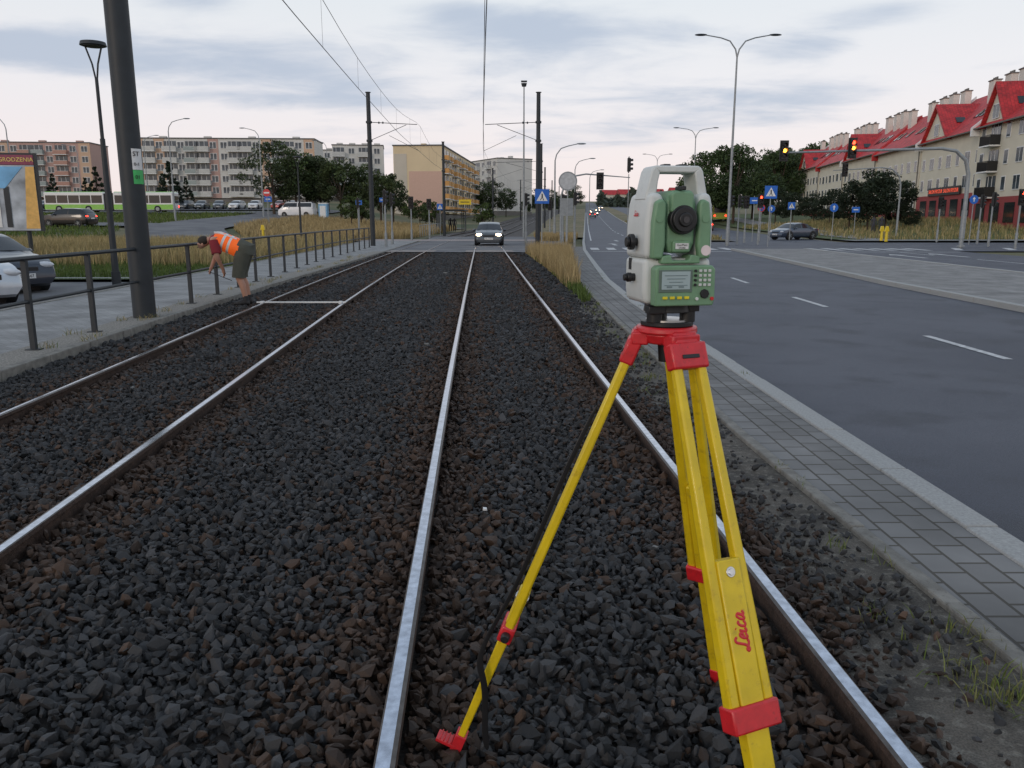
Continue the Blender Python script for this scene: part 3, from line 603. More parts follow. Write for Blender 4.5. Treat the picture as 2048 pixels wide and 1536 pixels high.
# ---------------------------------------------------------------- lamps
def disc_lamp(x,y,h,label):
    r=root('street_lamp',label,'street lamp',(x,y,G(x,y)),0); b=B(); b.cyl((0,0,0),(0,0,h*.62),.085,.06,12); b.cyl((0,0,h*.62),(0,0,h*.86),.045,.04,10)
    b.tube([(0,0,h*.84),(-.07,0,h*.92),(-.2,0,h-.05)],.022,6); b.tube([(0,0,h*.84),(.07,0,h*.92),(.2,0,h-.05)],.022,6); b.cyl((0,0,0),(0,0,.35),.11,n=12); b.obj('pole_shaft',anth,r,smooth=True)
    B().cyl((0,0,h-.05),(0,0,h+.03),.30,.28,24).cyl((0,0,h-.07),(0,0,h-.05),.24,n=24).obj('lamp_head',anth,r,smooth=True); return r
disc_lamp(-10.0,20.3,5.75,'dark slim lamp post with disc head on forked arms')
disc_lamp(-14.8,57,5.9,'dark slim lamp post with disc head on the verge')
def arm_lamp(x,y,h,arms,label,reach=2.4,rz=0):
    r=root('street_lamp',label,'street lamp',(x,y,G(x,y)),rz,'tall galvanised street lamps'); b=B(); b.cyl((0,0,-.1),(0,0,h-1.2),.10,.055,12); b.cyl((0,0,0),(0,0,1.2),.13,n=12)
    for s in arms:
        b.tube([(0,0,h-1.25),(.12*s,0,h-.75),(.5*s,0,h-.25),(1.1*s,0,h-.05),(reach*s,0,h+.12)],[.05,.05,.045,.04,.035],8)
    b.obj('pole_shaft',galv,r,smooth=True)
    for s in arms: B().ell((reach*s+.3*s,0,h+.13),(.42,.15,.07),n=12,m=6).obj('lamp_head',galv if h<12.5 else anth,r,smooth=True)
    return r
arm_lamp(14.6,55,13.2,(-1,1),'tall galvanised street lamp with two arms on the median',2.1)
arm_lamp(24.3,110,13.2,(-1,1),'tall galvanised street lamp with two arms',2.3)
arm_lamp(29,165,13,(-1,1),'tall galvanised street lamp with two arms',2.3)
for px,v,top,s in((1110,70,290,1),(1150,105,318,1),(1180,150,340,1),(343,95,240,1),(22,92,235,-1),(522,112,258,-1),(292,135,272,1),(158,140,290,-1),(655,150,282,-1),(1700,230,300,-1)):
    x=v*(px-1024)/1650; h=1.62+v*(440-top)/1700-G(x,v); arm_lamp(x,v,h,(s,),'tall street lamp with one curved arm',1.9)
r=root('mast','slim galvanised mast with small camera head by the crossing','mast',(1.0,70,0)); B().cyl((0,0,0),(0,0,12.5),.09,.05,10).obj('pole_shaft',galv,r,smooth=True); B().cyl((0,0,12.5),(0,0,12.75),.18,.25,12).box((0,0,12.9),(.5,.2,.12)).obj('camera_head',anth,r)
# ---------------------------------------------------------------- signals & signs
amb=M('amber_lens_lit',(1,.30,.03),.4,emit=9); redl=M('red_lens_lit',(1,.05,.02),.4,emit=7); offl=M('lens_dark',(.03,.02,.02),.3)
LENS={}
def head(parent,x,y,z,lit=None,sc=1,side=False,back=False):
    rot=(0,0,R(90) if side else (R(180) if back else 0))
    h=put('signal_head',HEADM,parent,(x,y,z),rot); h.scale=(sc,)*3
    for i in range(3):
        m={0:redl,1:amb}.get(i) if lit==i or lit==9 and i<2 else offl
        me=LENS.get(m.name) 
        if me is None: me=B().ell((0,0,0),(.105,.03,.105),n=14,m=8).mesh('lens',m,True); LENS[m.name]=me
        put('lens',me,h,(0,-.125,.30-.30*i))
    return h
hb=B(); hb.box((0,0,0),(.32,.22,.95)); hb.box((0,.02,0),(.5,.02,1.15))
for i in range(3):
    for k in range(8):
        a=R(-20+k*27.5); a2=R(-20+(k+1)*27.5)
        c0=(math.cos(a)*.125,math.sin(a)*.125+.3-.3*i); c1=(math.cos(a2)*.125,math.sin(a2)*.125+.3-.3*i)
        hb.add([(c0[0],-.11,c0[1]),(c1[0],-.11,c1[1]),(c1[0],-.29,c1[1]),(c0[0],-.29,c0[1])],[(0,1,2,3)])
HEADM=hb.mesh('signal_head',blk)
def mast_arm(x,y,h,xe,heads,label,th=1):
    r=root('traffic_signal',label,'traffic light',(x,y,G(x,y)),0); s=-1 if xe<x else 1; b=B(); L=abs(xe-x)
    b.tube([(0,0,-.1),(0,0,h-2.2),(.02*s,0,h-1.5),(.25*s,0,h-.7),(.9*s,0,h-.15),(1.8*s,0,h),(L*s,0,h-.25)],[q*th for q in(.13,.12,.12,.115,.10,.09,.05)],12); b.cyl((0,0,0),(0,0,.1),.22,n=12); b.cyl((0,0,.5),(0,0,2.2),.16*th,n=12)
    b.obj('mast_arm',galv,r,smooth=True)
    for hx,dz,l in heads: head(r,hx-x,-.2,h-.1+dz,l,1.05)
    return r
mast_arm(27.7,50,5.85,16.2,[(16.35,-.05,1),(20.45,.1,9)],'galvanised mast arm with two traffic lights showing amber')
mast_arm(35.0,74,6.0,28.8,[(29.8,-.1,None)],'smaller galvanised mast arm with traffic light',.62)
mast_arm(3.6,60,4.9,8.6,[(6.4,-.4,None)],'mast arm with dark traffic light over the lane',.6)
r=root('traffic_signal','black traffic light seen from the side on a slim mast','traffic light',(8.5,60,0)); B().cyl((0,0,0),(0,0,4.9),.03,n=6).obj('mast_arm',galv,r) ; head(r,0,0,5.55,None,1,True)
def sig_post(px,v,lit,h=2.9,label='black traffic light on a grey post',side=False,back=False):
    x=v*(px-1024)/1635; r=root('traffic_signal',label,'traffic light',(x,v,G(x,v)),0,'post mounted traffic lights'); B().cyl((0,0,-.05),(0,0,h-.4),.05,n=10).cyl((0,0,0),(0,0,.9),.08,n=10).obj('post',galv,r,smooth=True); head(r,0,-.08,h,lit,.8,side,back); return r
for px,v,l,sd in((1520,56,0,0),(1460,56,None,1),(1478,57,None,1),(1492,60,None,0),(2040,47,0,0),(1985,52,None,1),(1962,57,None,1),(1880,62,None,0),(770,47,None,1),(783,52,None,1),(822,62,None,0),(858,70,None,0),(1150,50,None,1),(1126,54,None,1),(716,66,None,1),(1052,52,None,1),(1100,75,None,0)):
    sig_post(px,v,l,side=bool(sd),label='black traffic light showing red on a grey post' if l==0 else 'black traffic light on a grey post')
def sign(px,v,kind,z=2.4,sz=.7,label='road sign on a grey post'):
    x=v*(px-1024)/1635; r=root('road_sign',label,'road sign',(x,v,G(x,v)),0); B().cyl((0,.03,-.05),(0,.03,z+sz*.5),.032,n=8).obj('post',galv,r,smooth=True); s=sz/2
    if kind=='ped':
        B().box((0,0,z),(sz,.02,sz)).obj('sign_plate',blue,r,bevel=.01); B().ext([(-s*.78,z-s*.62),(s*.78,z-s*.62),(0,z+s*.75)],-.016,-.012).obj('sign_symbol',white,r)
        b=B(); b.cyl((0,-.02,z+.28*s),(0,-.024,z+.28*s),s*.1,n=10); b.ext([(-s*.08,z-.1*s),(s*.10,z-.1*s),(s*.1,z+.2*s),(-s*.08,z+.2*s)],-.024,-.02); b.ext([(-s*.05,z-.1*s),(s*.06,z-.1*s),(-s*.2,z-s*.52),(-s*.3,z-s*.5)],-.0245,-.02); b.ext([(0,z-.1*s),(s*.1,z-.1*s),(s*.28,z-s*.52),(s*.17,z-s*.54)],-.025,-.021); b.obj('sign_symbol',blk,r)
    elif kind=='round_back':
        B().cyl((0,0,z),(0,-.02,z),s,n=28).obj('sign_plate',galv,r); B().cyl((0,-.02,z),(0,-.024,z),s*.86,n=28).obj('sign_symbol',M('sign_grey',(.45,.46,.47),.5),r)
    elif kind=='noentry':
        B().cyl((0,0,z),(0,-.02,z),s,n=24).obj('sign_plate',redp,r); B().box((0,-.022,z),(s*1.5,.01,s*.4)).obj('sign_symbol',white,r)
    elif kind=='blue_round':
        B().cyl((0,0,z),(0,-.02,z),s,n=24).obj('sign_plate',blue,r); B().ext([(-s*.12,z-s*.5),(s*.12,z-s*.5),(s*.12,z+.1*s),(s*.35,z+.1*s),(0,z+.6*s),(-s*.35,z+.1*s),(-s*.12,z+.1*s)],-.026,-.022).obj('sign_symbol',white,r)
    elif kind=='blue_rect':
        B().box((0,0,z),(sz,.02,sz*.7)).obj('sign_plate',blue,r); B().box((0,-.014,z),(sz*.6,.006,sz*.12)).obj('sign_symbol',white,r)
    elif kind=='nopark':
        B().cyl((0,0,z),(0,-.02,z),s,n=24).obj('sign_plate',redp,r); B().cyl((0,-.02,z),(0,-.025,z),s*.78,n=24).obj('sign_symbol',blue,r); B().box((0,-.028,z),(s*1.7,.006,s*.16),rot=(0,R(45),0)).box((0,-.0285,z),(s*1.7,.006,s*.16),rot=(0,R(-45),0)).obj('sign_symbol',redp,r)
    elif kind=='yellow':
        B().box((0,0,z),(sz*1.5,.03,sz*.6)).obj('sign_plate',yel,r); B().box((0,-.02,z),(sz*1.1,.006,sz*.1)).obj('sign_symbol',blk,r)
    elif kind=='grey':
        B().box((0,0,z),(sz,.02,sz*1.3)).obj('sign_plate',galv,r)
    return r
for a in((1084,47,'ped',2.95,.82),(1540,52,'ped',3.35,.8),(1583,68,'ped',2.75,.6),(880,80,'ped',2.8,.6)): sign(*a,label='blue pedestrian crossing sign on a grey post')
sign(1135,46,'round_back',3.75,1.05,label='large round grey sign on a post'); sign(1133,46.4,'grey',2.35,.75,label='back of a grey square sign')
sign(535,85,'noentry',3.55,.75,label='red no entry sign on a post')
for a in((537,86,'blue_rect',2.9,.8),(1508,64,'blue_rect',3.1,.7),(1712,74,'blue_rect',2.4,.7),(718,78,'blue_rect',3.0,.6),(765,110,'blue_rect',3.5,.8)): sign(*a,label='small blue rectangular sign on a post')
sign(1523,66,'nopark',2.55,.6,label='round no stopping sign with red cross')
for a in((1543,67,'blue_round',2.5,.6),(1668,68,'blue_round',2.6,.7),(1946,56,'blue_round',3.0,.6)): sign(*a,label='round blue road sign on a post')
sign(930,100,'yellow',3.6,1.0,label='small yellow information board on a post')
for px,v in((523,64),(1778,62),(1768,63.5)):
    x=v*(px-1024)/1635; r=root('bollard','yellow plastic bollard with sloped top','bollard',(x,v,G(x,v)),0,'yellow bollards'); B().cyl((0,0,0),(0,0,.75),.12,.09,12).obj('post',yel,r,smooth=True); B().ext([(-.18,.75),(.18,.75),(.10,1.15),(-.10,1.15)],-.08,.08).obj('reflector',yel,r,bevel=.03)
# billboard
r=root('billboard','large colourful fence advertising billboard on steel legs','billboard',(-20.6,31,-.1),R(8))
B().cyl((-2.4,.1,0),(-2.4,.1,2),.08).cyl((2.0,.1,0),(2.0,.1,2),.08).cyl((0,.1,0),(0,.1,2),.08).obj('leg',anth,r)
B().box((0,0,2.75),(5.2,.12,2.9)).obj('panel_frame',anth,r)
B().box((0,-.07,3.95),(5.0,.02,.36)).obj('poster_band',M('poster_plum',(.25,.05,.09),.6),r); B().box((0,-.07,2.54),(5.0,.02,2.42)).obj('poster_field',M('poster_grey',(.40,.43,.47),.6,var=.5,scale=1.5),r)
B().ext([(2.0,1.4),(2.5,1.4),(2.5,3.7),(2.2,3.7)],-.095,-.085).obj('poster_stripe',M('poster_orange',(.72,.42,.12),.6),r); B().ext([(-2.4,2.9),(1.4,2.9),(2.1,3.7),(-2.4,3.7)],-.098,-.086).obj('poster_stripe',M('poster_sky',(.18,.42,.68),.6,var=.4,scale=1),r)
for k in range(9): B().ext([(-1.7+k*.38,1.45),(-1.5+k*.38,1.45),(-1.5+k*.38,2.5+.06*k),(-1.7+k*.38,2.4+.06*k)],-.104,-.1).obj('poster_stripe',white if k%2 else anth,r)
text('NOWY OGRODZENIA',.215,M('poster_text',(.75,.6,.15),.5),r,(1.42,-.085,3.95),(R(90),0,0),.003)
# tram stop shelter
r=root('tram_shelter','glass tram stop shelter with flat dark roof','shelter',(-7.4,96,G(-7.4,96)))
for x in(-1.5,1.5):
    for y in(0,4,8): B().cyl((x,y,0),(x,y,2.5),.05,n=6).obj('post',anth,r)
B().box((0,4,2.6),(3.6,9,.15)).obj('roof',anth,r); B().box((-1.5,4,1.3),(.03,8,1.9)).obj('glass_panel',wglass,r)
fr=root('barrier_fence','low grey railing beside the far tram stop','railing',(0,0,0))
for k in range(16):
    x,y=-8.6,76+2*k; B().cyl((x,y,G(x,y)),(x,y,G(x,y)+1.05),.03,n=6).obj('post',galv,fr)
B().tube([(-8.6,76+2*k,G(-8.6,76+2*k)+1.05) for k in range(16)],.03,6).obj('handrail',galv,fr)
r=root('portable_toilet','blue and white portable toilet cabin','portable toilet',(-26.5,115,G(-26.5,115))); B().box((0,0,1.1),(1.2,1.2,2.2)).obj('cabin',M('toilet_blue',(.2,.4,.6),.5),r,bevel=.05); B().box((0,-.62,1.05),(.8,.03,1.8)).obj('door',white,r); B().box((0,0,2.27),(1.25,1.25,.16)).obj('roof',white,r,bevel=.06)
# ---------------------------------------------------------------- cars
def carbuild(name,label,col,loc,rz,kind='hatch',L=4.2,W=1.75,H=1.46,lights=False,tail=False,plate='NO 1267U',group=None,zo=0):
    P={'hatch':([-.5,-.487,-.46,-.36,-.22,0,.12,.29,.42,.475,.5],[.40,.60,.70,.94,1,1,.93,.66,.58,.50,.34]),
       'sedan':([-.5,-.487,-.46,-.33,-.2,-.06,.06,.14,.29,.43,.48,.5],[.38,.58,.66,.69,.92,1,.99,.93,.66,.58,.49,.34]),
       'suv':([-.5,-.49,-.46,-.38,-.2,.0,.12,.26,.42,.48,.5],[.40,.62,.74,.97,1,1,.94,.68,.63,.54,.36]),
       'van':([-.5,-.495,-.48,-.44,-.2,.2,.28,.40,.47,.49,.5],[.3,.6,.95,1,1,1,.97,.62,.52,.45,.3])}[kind]
    w=W/2
    def ring(xf):
        top=np.interp(xf,P[0],P[1])*H; ww=w*(1-.16*abs(2*xf)**7); cab=min(1,max(0,(top/H-.68)/.25)); wr=ww*(.90-.16*cab); bl=min(.63*H,top-.05); z0=.17 if abs(xf)<.47 else .24
        return [(0,z0),(.84*ww,z0),(.97*ww,z0+.12),(ww,.42*H if top>.5*H else min(.42*H,top-.1)),(.965*ww,bl),(wr,top-.045),(wr*.62,top-.008),(0,top)]
    xs=np.r_[-.5,-.495,-.487,-.475,-.46,np.linspace(-.43,.43,27),.455,.475,.488,.496,.5]
    rings=[]
    for xf in xs:
        h=ring(xf); full=h+[(-a,b_) for a,b_ in reversed(h[1:-1])]; rings.append([(xf*L,a,b_) for a,b_ in full])
    r=root(name,label,'car' if kind!='van' else 'van',(loc[0],loc[1],G(*loc)+zo),rz,group)
    b=B().loft(rings)
    for sx in(-.31,.31):
        for sy in(-1,1): b.cyl((sx*L,sy*(w-.22),.34),(sx*L,sy*(w+.003),.34),.385,n=20,mat=1)
    b.obj('body',[col,blk],r,smooth=True)
    def pt(xf,i,t,o,sd=1):
        h=ring(xf); a=h[i];c=h[i+1]; yy=a[0]*(1-t)+c[0]*t; zz=a[1]*(1-t)+c[1]*t; nl=Vector((c[1]-a[1],-(c[0]-a[0]))).normalized()
        return (xf*L,sd*(yy+nl.x*o),zz+nl.y*o)
    tops=[xf for xf in np.linspace(-.47,.3,60) if np.interp(xf,P[0],P[1])>.80]
    x0,x1=tops[0],tops[-1]; mid=(x0+x1)/2+.02
    for sd in(-1,1):
        for a,c in((x0+.015,mid-.012),(mid+.012,x1+.03)):
            b=B(); q=np.linspace(a,c,8); V=[]
            for xf in q: V+=[pt(xf,4,.10,.012,sd),pt(xf,4,.86,.012,sd)]
            b.add(V,[(2*k,2*k+2,2*k+3,2*k+1) for k in range(7)]); b.obj('window',glass,r,smooth=True)
    def acrossp(a,c,name,mat):
        V=[];F=[]; q=np.linspace(a,c,7)
        for xf in q:
            for sd,i,t in((-1,4,.93),(-1,5,.3),(-1,6,.4),(1,6,.4),(1,5,.3),(1,4,.93)):
                p=pt(xf,i,t,.014,sd); V.append((p[0]+(.012 if c>0 else -.012),p[1],p[2]))
        for k in range(6):
            for j in range(5): F.append((k*6+j,k*6+j+1,(k+1)*6+j+1,(k+1)*6+j))
        B().add(V,F).obj(name,mat,r,smooth=True)
    ws={'hatch':(.135,.275),'sedan':(.15,.275),'suv':(.13,.25),'van':(.29,.39)}[kind]; acrossp(ws[0],ws[1],'windshield',glass)
    rw={'hatch':(-.45,-.375),'sedan':(-.32,-.21),'suv':(-.455,-.39),'van':(-.48,-.455)}[kind]; acrossp(rw[0],rw[1],'rear_window',glass)
    wh=B().cyl((0,-.1,0),(0,.1,0),.315,n=24).cyl((0,-.108,0),(0,.108,0),.2,n=20,mat=1); 
    for k in range(5):
        a=k*1.2566; 
        for sd in(-1,1): wh.box((math.cos(a)*.11,sd*.112,math.sin(a)*.11),(.2,.012,.035),2,rot=(0,-a,0))
    whm=wh.mesh('wheel',[rub,anth,galv],True)
    for sx in(-.31,.31):
        for sy in(-1,1): put('wheel',whm,r,(sx*L,sy*(w-.075),.315))
    hl=M('headlight_lit',(1,.72,.45),.3,emit=16) if lights else M('headlight_clear',(.55,.57,.6),.12)
    tl=M('tail_lit',(1,.04,.02),.3,emit=5) if tail else M('tail_red',(.35,.01,.01),.25)
    for sd in(-1,1):
        B().ell((L*.463,sd*w*.66,H*.46),(.13,.22,.085),n=12,m=8,rot=(0,0,-sd*.35)).obj('headlight',hl,r,smooth=True)
        B().ell((-L*.478,sd*w*.72,H*.56),(.08,.17,.10),n=12,m=8).obj('tail_light',tl,r,smooth=True)
        B().ell((L*.17,sd*(w+.09),H*.66),(.08,.11,.075),n=10,m=6).obj('mirror',col,r,smooth=True)
    b=B().box((L*.488,0,H*.40),(.06,W*.42,.13),0).box((L*.49,0,H*.22),(.06,W*.62,.12),0); b.obj('grille',blk,r,bevel=.02)
    B().box((L*.5+.03,0,H*.30),(.02,.52,.115)).obj('number_plate',white,r); B().box((-L*.5-.01,0,H*.45),(.02,.52,.115)).obj('number_plate',white,r)
    text(plate,.10,blk,r,(L*.5+.042,0,H*.30),(R(90),0,R(90)),.001)
    return r
def cp(n,c,metal=.4): return M(n,c,.28,metal,var=.04,coat=.8)
silver=cp('silver_paint',(.50,.53,.57),.35); dk=cp('dark_blue_paint',(.02,.028,.045)); bk=cp('black_paint',(.012,.012,.014)); gy=cp('grey_paint',(.075,.085,.095)); bg=cp('blue_grey_paint',(.05,.07,.11)); wc=cp('white_car_paint',(.7,.7,.7),0); rc=cp('red_car_paint',(.3,.03,.03))
c1=carbuild('parked_car','silver hatchback parked at the kerb with plate visible',silver,(-12.25,16.9),R(-30),plate='NO 1267U',zo=-.10)
for o in(-.11,-.037,.037,.11): B().tube([(2.115,math.cos(a)*.05+o,.60+math.sin(a)*.05) for a in np.linspace(0,6.28,14)],.008,5).obj('emblem',galv,c1)
c2=carbuild('parked_car','dark blue saloon parked at the kerb',dk,(-13.35,19.9),R(-30),'sedan',4.5,1.8,1.45,plate='NO 4P567',zo=-.10)
B().tube([(2.28,math.cos(a)*.07,.66+math.sin(a)*.04) for a in np.linspace(0,6.28,14)],.008,5).obj('emblem',galv,c2)
carbuild('driving_car','grey hatchback with headlights on crossing the tram tracks',gy,(-1.42,51.5),R(-90),'hatch',4.1,1.72,1.42,lights=True,plate='NO 5733U',zo=.085)
carbuild('parked_suv','black sport utility vehicle with red tail lights on the lawn road',bk,(-41.8,77),R(174),'suv',4.7,1.9,1.7,tail=True)
carbuild('driving_car','dark blue-grey saloon turning at the junction',bg,(24.6,71),R(-150),'sedan',4.6,1.78,1.42,zo=-.05)
pc0=carbuild('parked_car','small parked car in the car park',gy,(-50,140),R(-80),group='cars in the car park')
pc1=carbuild('parked_car','small white parked car in the car park',wc,(-47,140),R(-95),'hatch',4.1,group='cars in the car park')
pc2=carbuild('parked_car','small red parked car in the car park',rc,(-40,141),R(-100),'hatch',4.1,group='cars in the car park')
for i,x in enumerate((-53,-44,-56,-37.5,-80,-83,-86)): 
    y=140+.4*(i%3); dup((pc0,pc1,pc0,pc1,pc0,pc1,pc2)[i],(x,y,G(x,y)),R(-85-i*3))
patch('car_park',[(-92,136),(-30,136),(-30,146),(-92,146)],.03,asph2,16)
carbuild('parked_van','white delivery van parked beside the bank',wc,(-31,118),R(175),'van',5.2,1.95,2.1)
fl0=carbuild('driving_car','distant oncoming car with headlights on',gy,(28.5,290),R(-96),lights=True,group='distant oncoming cars')
for x,y in((26.8,270),(31.5,300),(38,350),(25,245)): dup(fl0,(x,y,G(x,y)),R(-96))
carbuild('driving_car','distant dark car driving away',gy,(21.2,215),R(84),tail=True,group='distant cars driving away')
carbuild('driving_car','red car with tail lights on driving away',rc,(26.6,112),R(84),'hatch',4.0,tail=True,zo=-.08)
def bus(label,loc,rz,L=18,green=(.20,.50,.05),bodym=None,st=.75):
    r=root('city_bus',label,'bus',(loc[0],loc[1],G(*loc)),rz); gm=M('bus_green',green,.4,coat=.5); tlm=M('bus_tail',(1,.04,.02),.3,emit=4)
    for x0,x1 in((-L/2,-.7),(.7,L/2)) if L>14 else ((-L/2,L/2),):
        B().box(((x0+x1)/2,0,1.65),(x1-x0,2.5,2.7)).obj('body',bodym or wc,r,bevel=.15); B().box(((x0+x1)/2,0,2.92),(x1-x0-.3,2.3,.3)).obj('roof',gm,r,bevel=.08)
        n=int((x1-x0)/1.6); w=(x1-x0-.4)/n
        for k in range(n):
            for s in(-1,1): B().box((x0+.2+w*(k+.5),s*1.252,1.95),(w*.93,.02,1.15)).obj('window',glass,r)
        B().box(((x0+x1)/2,0,.42+st/2),(x1-x0-.1,2.53,st)).obj('stripe',gm,r)
        for x in(x0+2.2,x1-2.4):
            for s in(-1,1): put('wheel',BWH,r,(x,s*1.17,.5))
    if L>14: B().box((0,0,1.6),(1.4,2.3,2.4)).obj('bellows',rub,r)
    B().box((-L/2-.005,0,1.9),(.02,2.2,1.3)).obj('windshield',glass,r); B().box((L/2+.005,0,1.9),(.02,2.0,1.1)).obj('rear_window',glass,r)
    for s in(-.9,.9): B().ell((L/2+.02,s,.9),(.05,.16,.16)).obj('tail_light',tlm,r)
    return r
BWH=B().cyl((0,-.14,0),(0,.14,0),.5,n=20).cyl((0,-.15,0),(0,.15,0),.28,n=16,mat=1).mesh('wheel',[rub,galv],True)
bus('articulated white and green city bus',(-61.5,126),R(1),19.5)
bus('green and yellow city bus driving away',(35.6,142),R(-98),11,(.32,.5,.05),M('bus_lime',(.42,.5,.08),.4,coat=.4))
# ---------------------------------------------------------------- total station on tripod
tg=M('instrument_green',(.165,.30,.175),.45,var=.06,scale=30,bump=.05,bscale=300); tw=M('instrument_white',(.60,.62,.60),.45,var=.05,scale=12,bump=.04,bscale=300,dirtc=(.50,.51,.49))
scr=M('lcd_screen',(.36,.45,.46),.25,var=.03); keyw=M('key_white',(.6,.62,.6),.4); keyy=M('key_yellow',(.75,.6,.02),.4); brass=M('silver_metal',(.6,.6,.6),.3,.9)
def script_logo(name,size,rad,mat,parent):
    L_=[[(.75,.85),(.60,1.0),(.42,.92),(.38,.6),(.34,.25),(.16,.02),(0,.08),(.08,.2),(.3,.08),(.55,.0),(.72,.08)],
        [(.78,.28),(1.0,.36),(1.0,.55),(.85,.55),(.76,.28),(.86,.02),(1.08,.12)],
        [(1.22,.55),(1.18,.15),(1.28,.02),(1.42,.12)],[(1.26,.80),(1.28,.84)],
        [(1.78,.48),(1.66,.58),(1.52,.38),(1.54,.08),(1.70,.02),(1.86,.14)],
        [(2.26,.50),(2.08,.58),(1.94,.30),(2.0,.03),(2.16,.12),(2.28,.52),(2.24,.12),(2.34,.02),(2.48,.14)]]
    b=B()
    for st in L_:
        P=[Vector((x+y*.28-1.35,y-.45,0))*size for x,y in st]; Q=[]
        for i in range(len(P)-1):
            p0=P[max(i-1,0)];p1=P[i];p2=P[i+1];p3=P[min(i+2,len(P)-1)]
            for k in range(5):
                t=k/5; Q.append(.5*((2*p1)+(p2-p0)*t+(2*p0-5*p1+4*p2-p3)*t*t+(3*p1-p0-3*p2+p3)*t**3))
        Q.append(P[-1]); b.tube(Q,rad,6)
    b.v=[(x,y,z*.25) for x,y,z in b.v]
    return b.obj(name,mat,parent,smooth=True)
HX,HY=.405,2.08; HZ=1.352
ts=root('total_station','green and grey surveying total station mounted on the tripod','surveying instrument',(HX,HY,HZ),R(11))
z0=.062
b=B(); b.cyl((0,0,.0),(0,0,.012),.068,.068,30); b.cyl((0,0,.036),(0,0,.058),.062,.058,30)
for k in range(3):
    a=R(-90+60+120*k); b.cyl((.052*math.cos(a),.052*math.sin(a),.010),(.052*math.cos(a),.052*math.sin(a),.04),.020,.020,14)
b.box((-.05,-.045,.045),(.045,.03,.02)); b.box((.055,-.03,.048),(.03,.03,.02)); b.obj('tribrach',blk,ts,smooth=True,bevel=.002)
B().cyl((0,-.0,.012),(0,0,.016),.055,.055,24).obj('base_plate',brass,ts,smooth=True)
b=B()
b.ext([(-.083,z0-.002),(.083,z0-.002),(.089,z0+.03),(.089,z0+.112),(-.089,z0+.112),(-.089,z0+.03)],-.058,.085)
for s in(-1,1):
    b.ext([(s*.089,z0+.112),(s*.045,z0+.112),(s*.043,z0+.255),(s*.050,z0+.272),(s*.078,z0+.272),(s*.085,z0+.245),(s*.089,z0+.19)],-.062,.085)
b.obj('housing',tw,ts,bevel=.012,seg=4,smooth=True)
b=B()
for s in(-1,1):
    b.ext([(s*.084,z0+.255),(s*.054,z0+.262),(s*.050,z0+.300),(s*.045,z0+.322),(s*.060,z0+.338),(s*.068,z0+.325)],-.034,.046)
b.ext([(-.045,z0+.3215),(.045,z0+.3215),(.061,z0+.331),(.058,z0+.3385),(-.058,z0+.3385),(-.061,z0+.331)],-.0335,.0455)
b.obj('carrying_handle',tw,ts,bevel=.005,seg=3,smooth=True)
B().box((-.020,.0,z0+.3405),(.018,.03,.006)).box((.022,0,z0+.3405),(.02,.03,.006)).obj('handle_grip',blk,ts,bevel=.002)
for s in(-1,1):
    b=B(); b.ext([(s*.077,z0+.112),(s*.048,z0+.112),(s*.0425,z0+.145),(s*.0425,z0+.245),(s*.052,z0+.258),(s*.070,z0+.250),(s*.077,z0+.20)],-.078,-.055); b.obj('standard_cover',tg,ts,bevel=.006,seg=3,smooth=True)
    B().cyl((s*.060,-.0785,z0+.21),(s*.060,-.080,z0+.21),.010,n=20).obj('cover_cap',tg,ts,smooth=True)
B().ext([(-.052,z0+.100),(.052,z0+.100),(.050,z0+.118),(.026,z0+.122),(.022,z0+.108),(-.022,z0+.108),(-.026,z0+.122),(-.050,z0+.118)],-.0765,-.02).obj('lower_yoke',tg,ts,bevel=.003,smooth=True)
te=B(); te.ext([(-.038,z0+.15),(-.028,z0+.125),(.028,z0+.125),(.038,z0+.15),(.039,z0+.245),(.030,z0+.278),(-.026,z0+.278),(-.039,z0+.25)],-.066,.075)
te.obj('telescope',tg,ts,bevel=.008,seg=3,smooth=True)
te=B(); te.ext([(-.032,z0+.225),(.024,z0+.225),(.026,z0+.268),(.018,z0+.275),(-.026,z0+.275),(-.034,z0+.268)],-.084,-.060); te.obj('telescope_cover',tg,ts,bevel=.005,seg=3,smooth=True)
te=B(); te.box((0,-.068,z0+.142),(.046,.02,.028)); te.obj('label_holder',tg,ts,bevel=.004,seg=3,smooth=True)
b=B(); b.cyl((.0,-.066,z0+.207),(0,-.086,z0+.207),.036,.035,32); b.cyl((.0,-.086,z0+.207),(0,-.094,z0+.207),.031,.030,32); b.cyl((.0,-.094,z0+.207),(0,-.100,z0+.207),.018,.016,28); b.obj('eyepiece',blk,ts,smooth=True,bevel=.0015)
B().cyl((0,-.1005,z0+.207),(0,-.102,z0+.207),.008,n=20).obj('eyepiece_lens',glass,ts)
B().cyl((0,.075,z0+.207),(0,.10,z0+.207),.034,.036,28).obj('objective',blk,ts,smooth=True)
b=B(); b.box((-.004,-.0655,z0+.282),(.010,.05,.010)); b.obj('sight',blk,ts,bevel=.002)
B().box((.0,-.0795,z0+.143),(.034,.002,.014)).obj('label_plate',white,ts); text('GeoMats',.0075,blk,ts,(0,-.0808,z0+.1455),(R(90),0,0),.0002); text('STORE',.006,blk,ts,(0,-.0808,z0+.1385),(R(90),0,0),.0002)
for z,yy in((z0+.152,.0),(z0+.062,.01)):
    b=B(); b.cyl((-.086,yy,z),(-.098,yy,z),.010,n=16); b.cyl((-.098,yy,z),(-.110,yy,z),.020 if z>z0+.1 else .012,n=24); b.cyl((-.110,yy,z),(-.118,yy,z),.013 if z>z0+.1 else .009,n=20); b.obj('adjustment_knob',blk,ts,smooth=True,bevel=.0015)
lo=script_logo('lettering',.013,.0011,redp,ts); lo.location=(-.0895,.01,z0+.222); lo.rotation_euler=(R(90),0,R(-90))
B().box((-.0895,.045,z0+.095),(.001,.02,.03)).obj('label_plate',blk,ts)
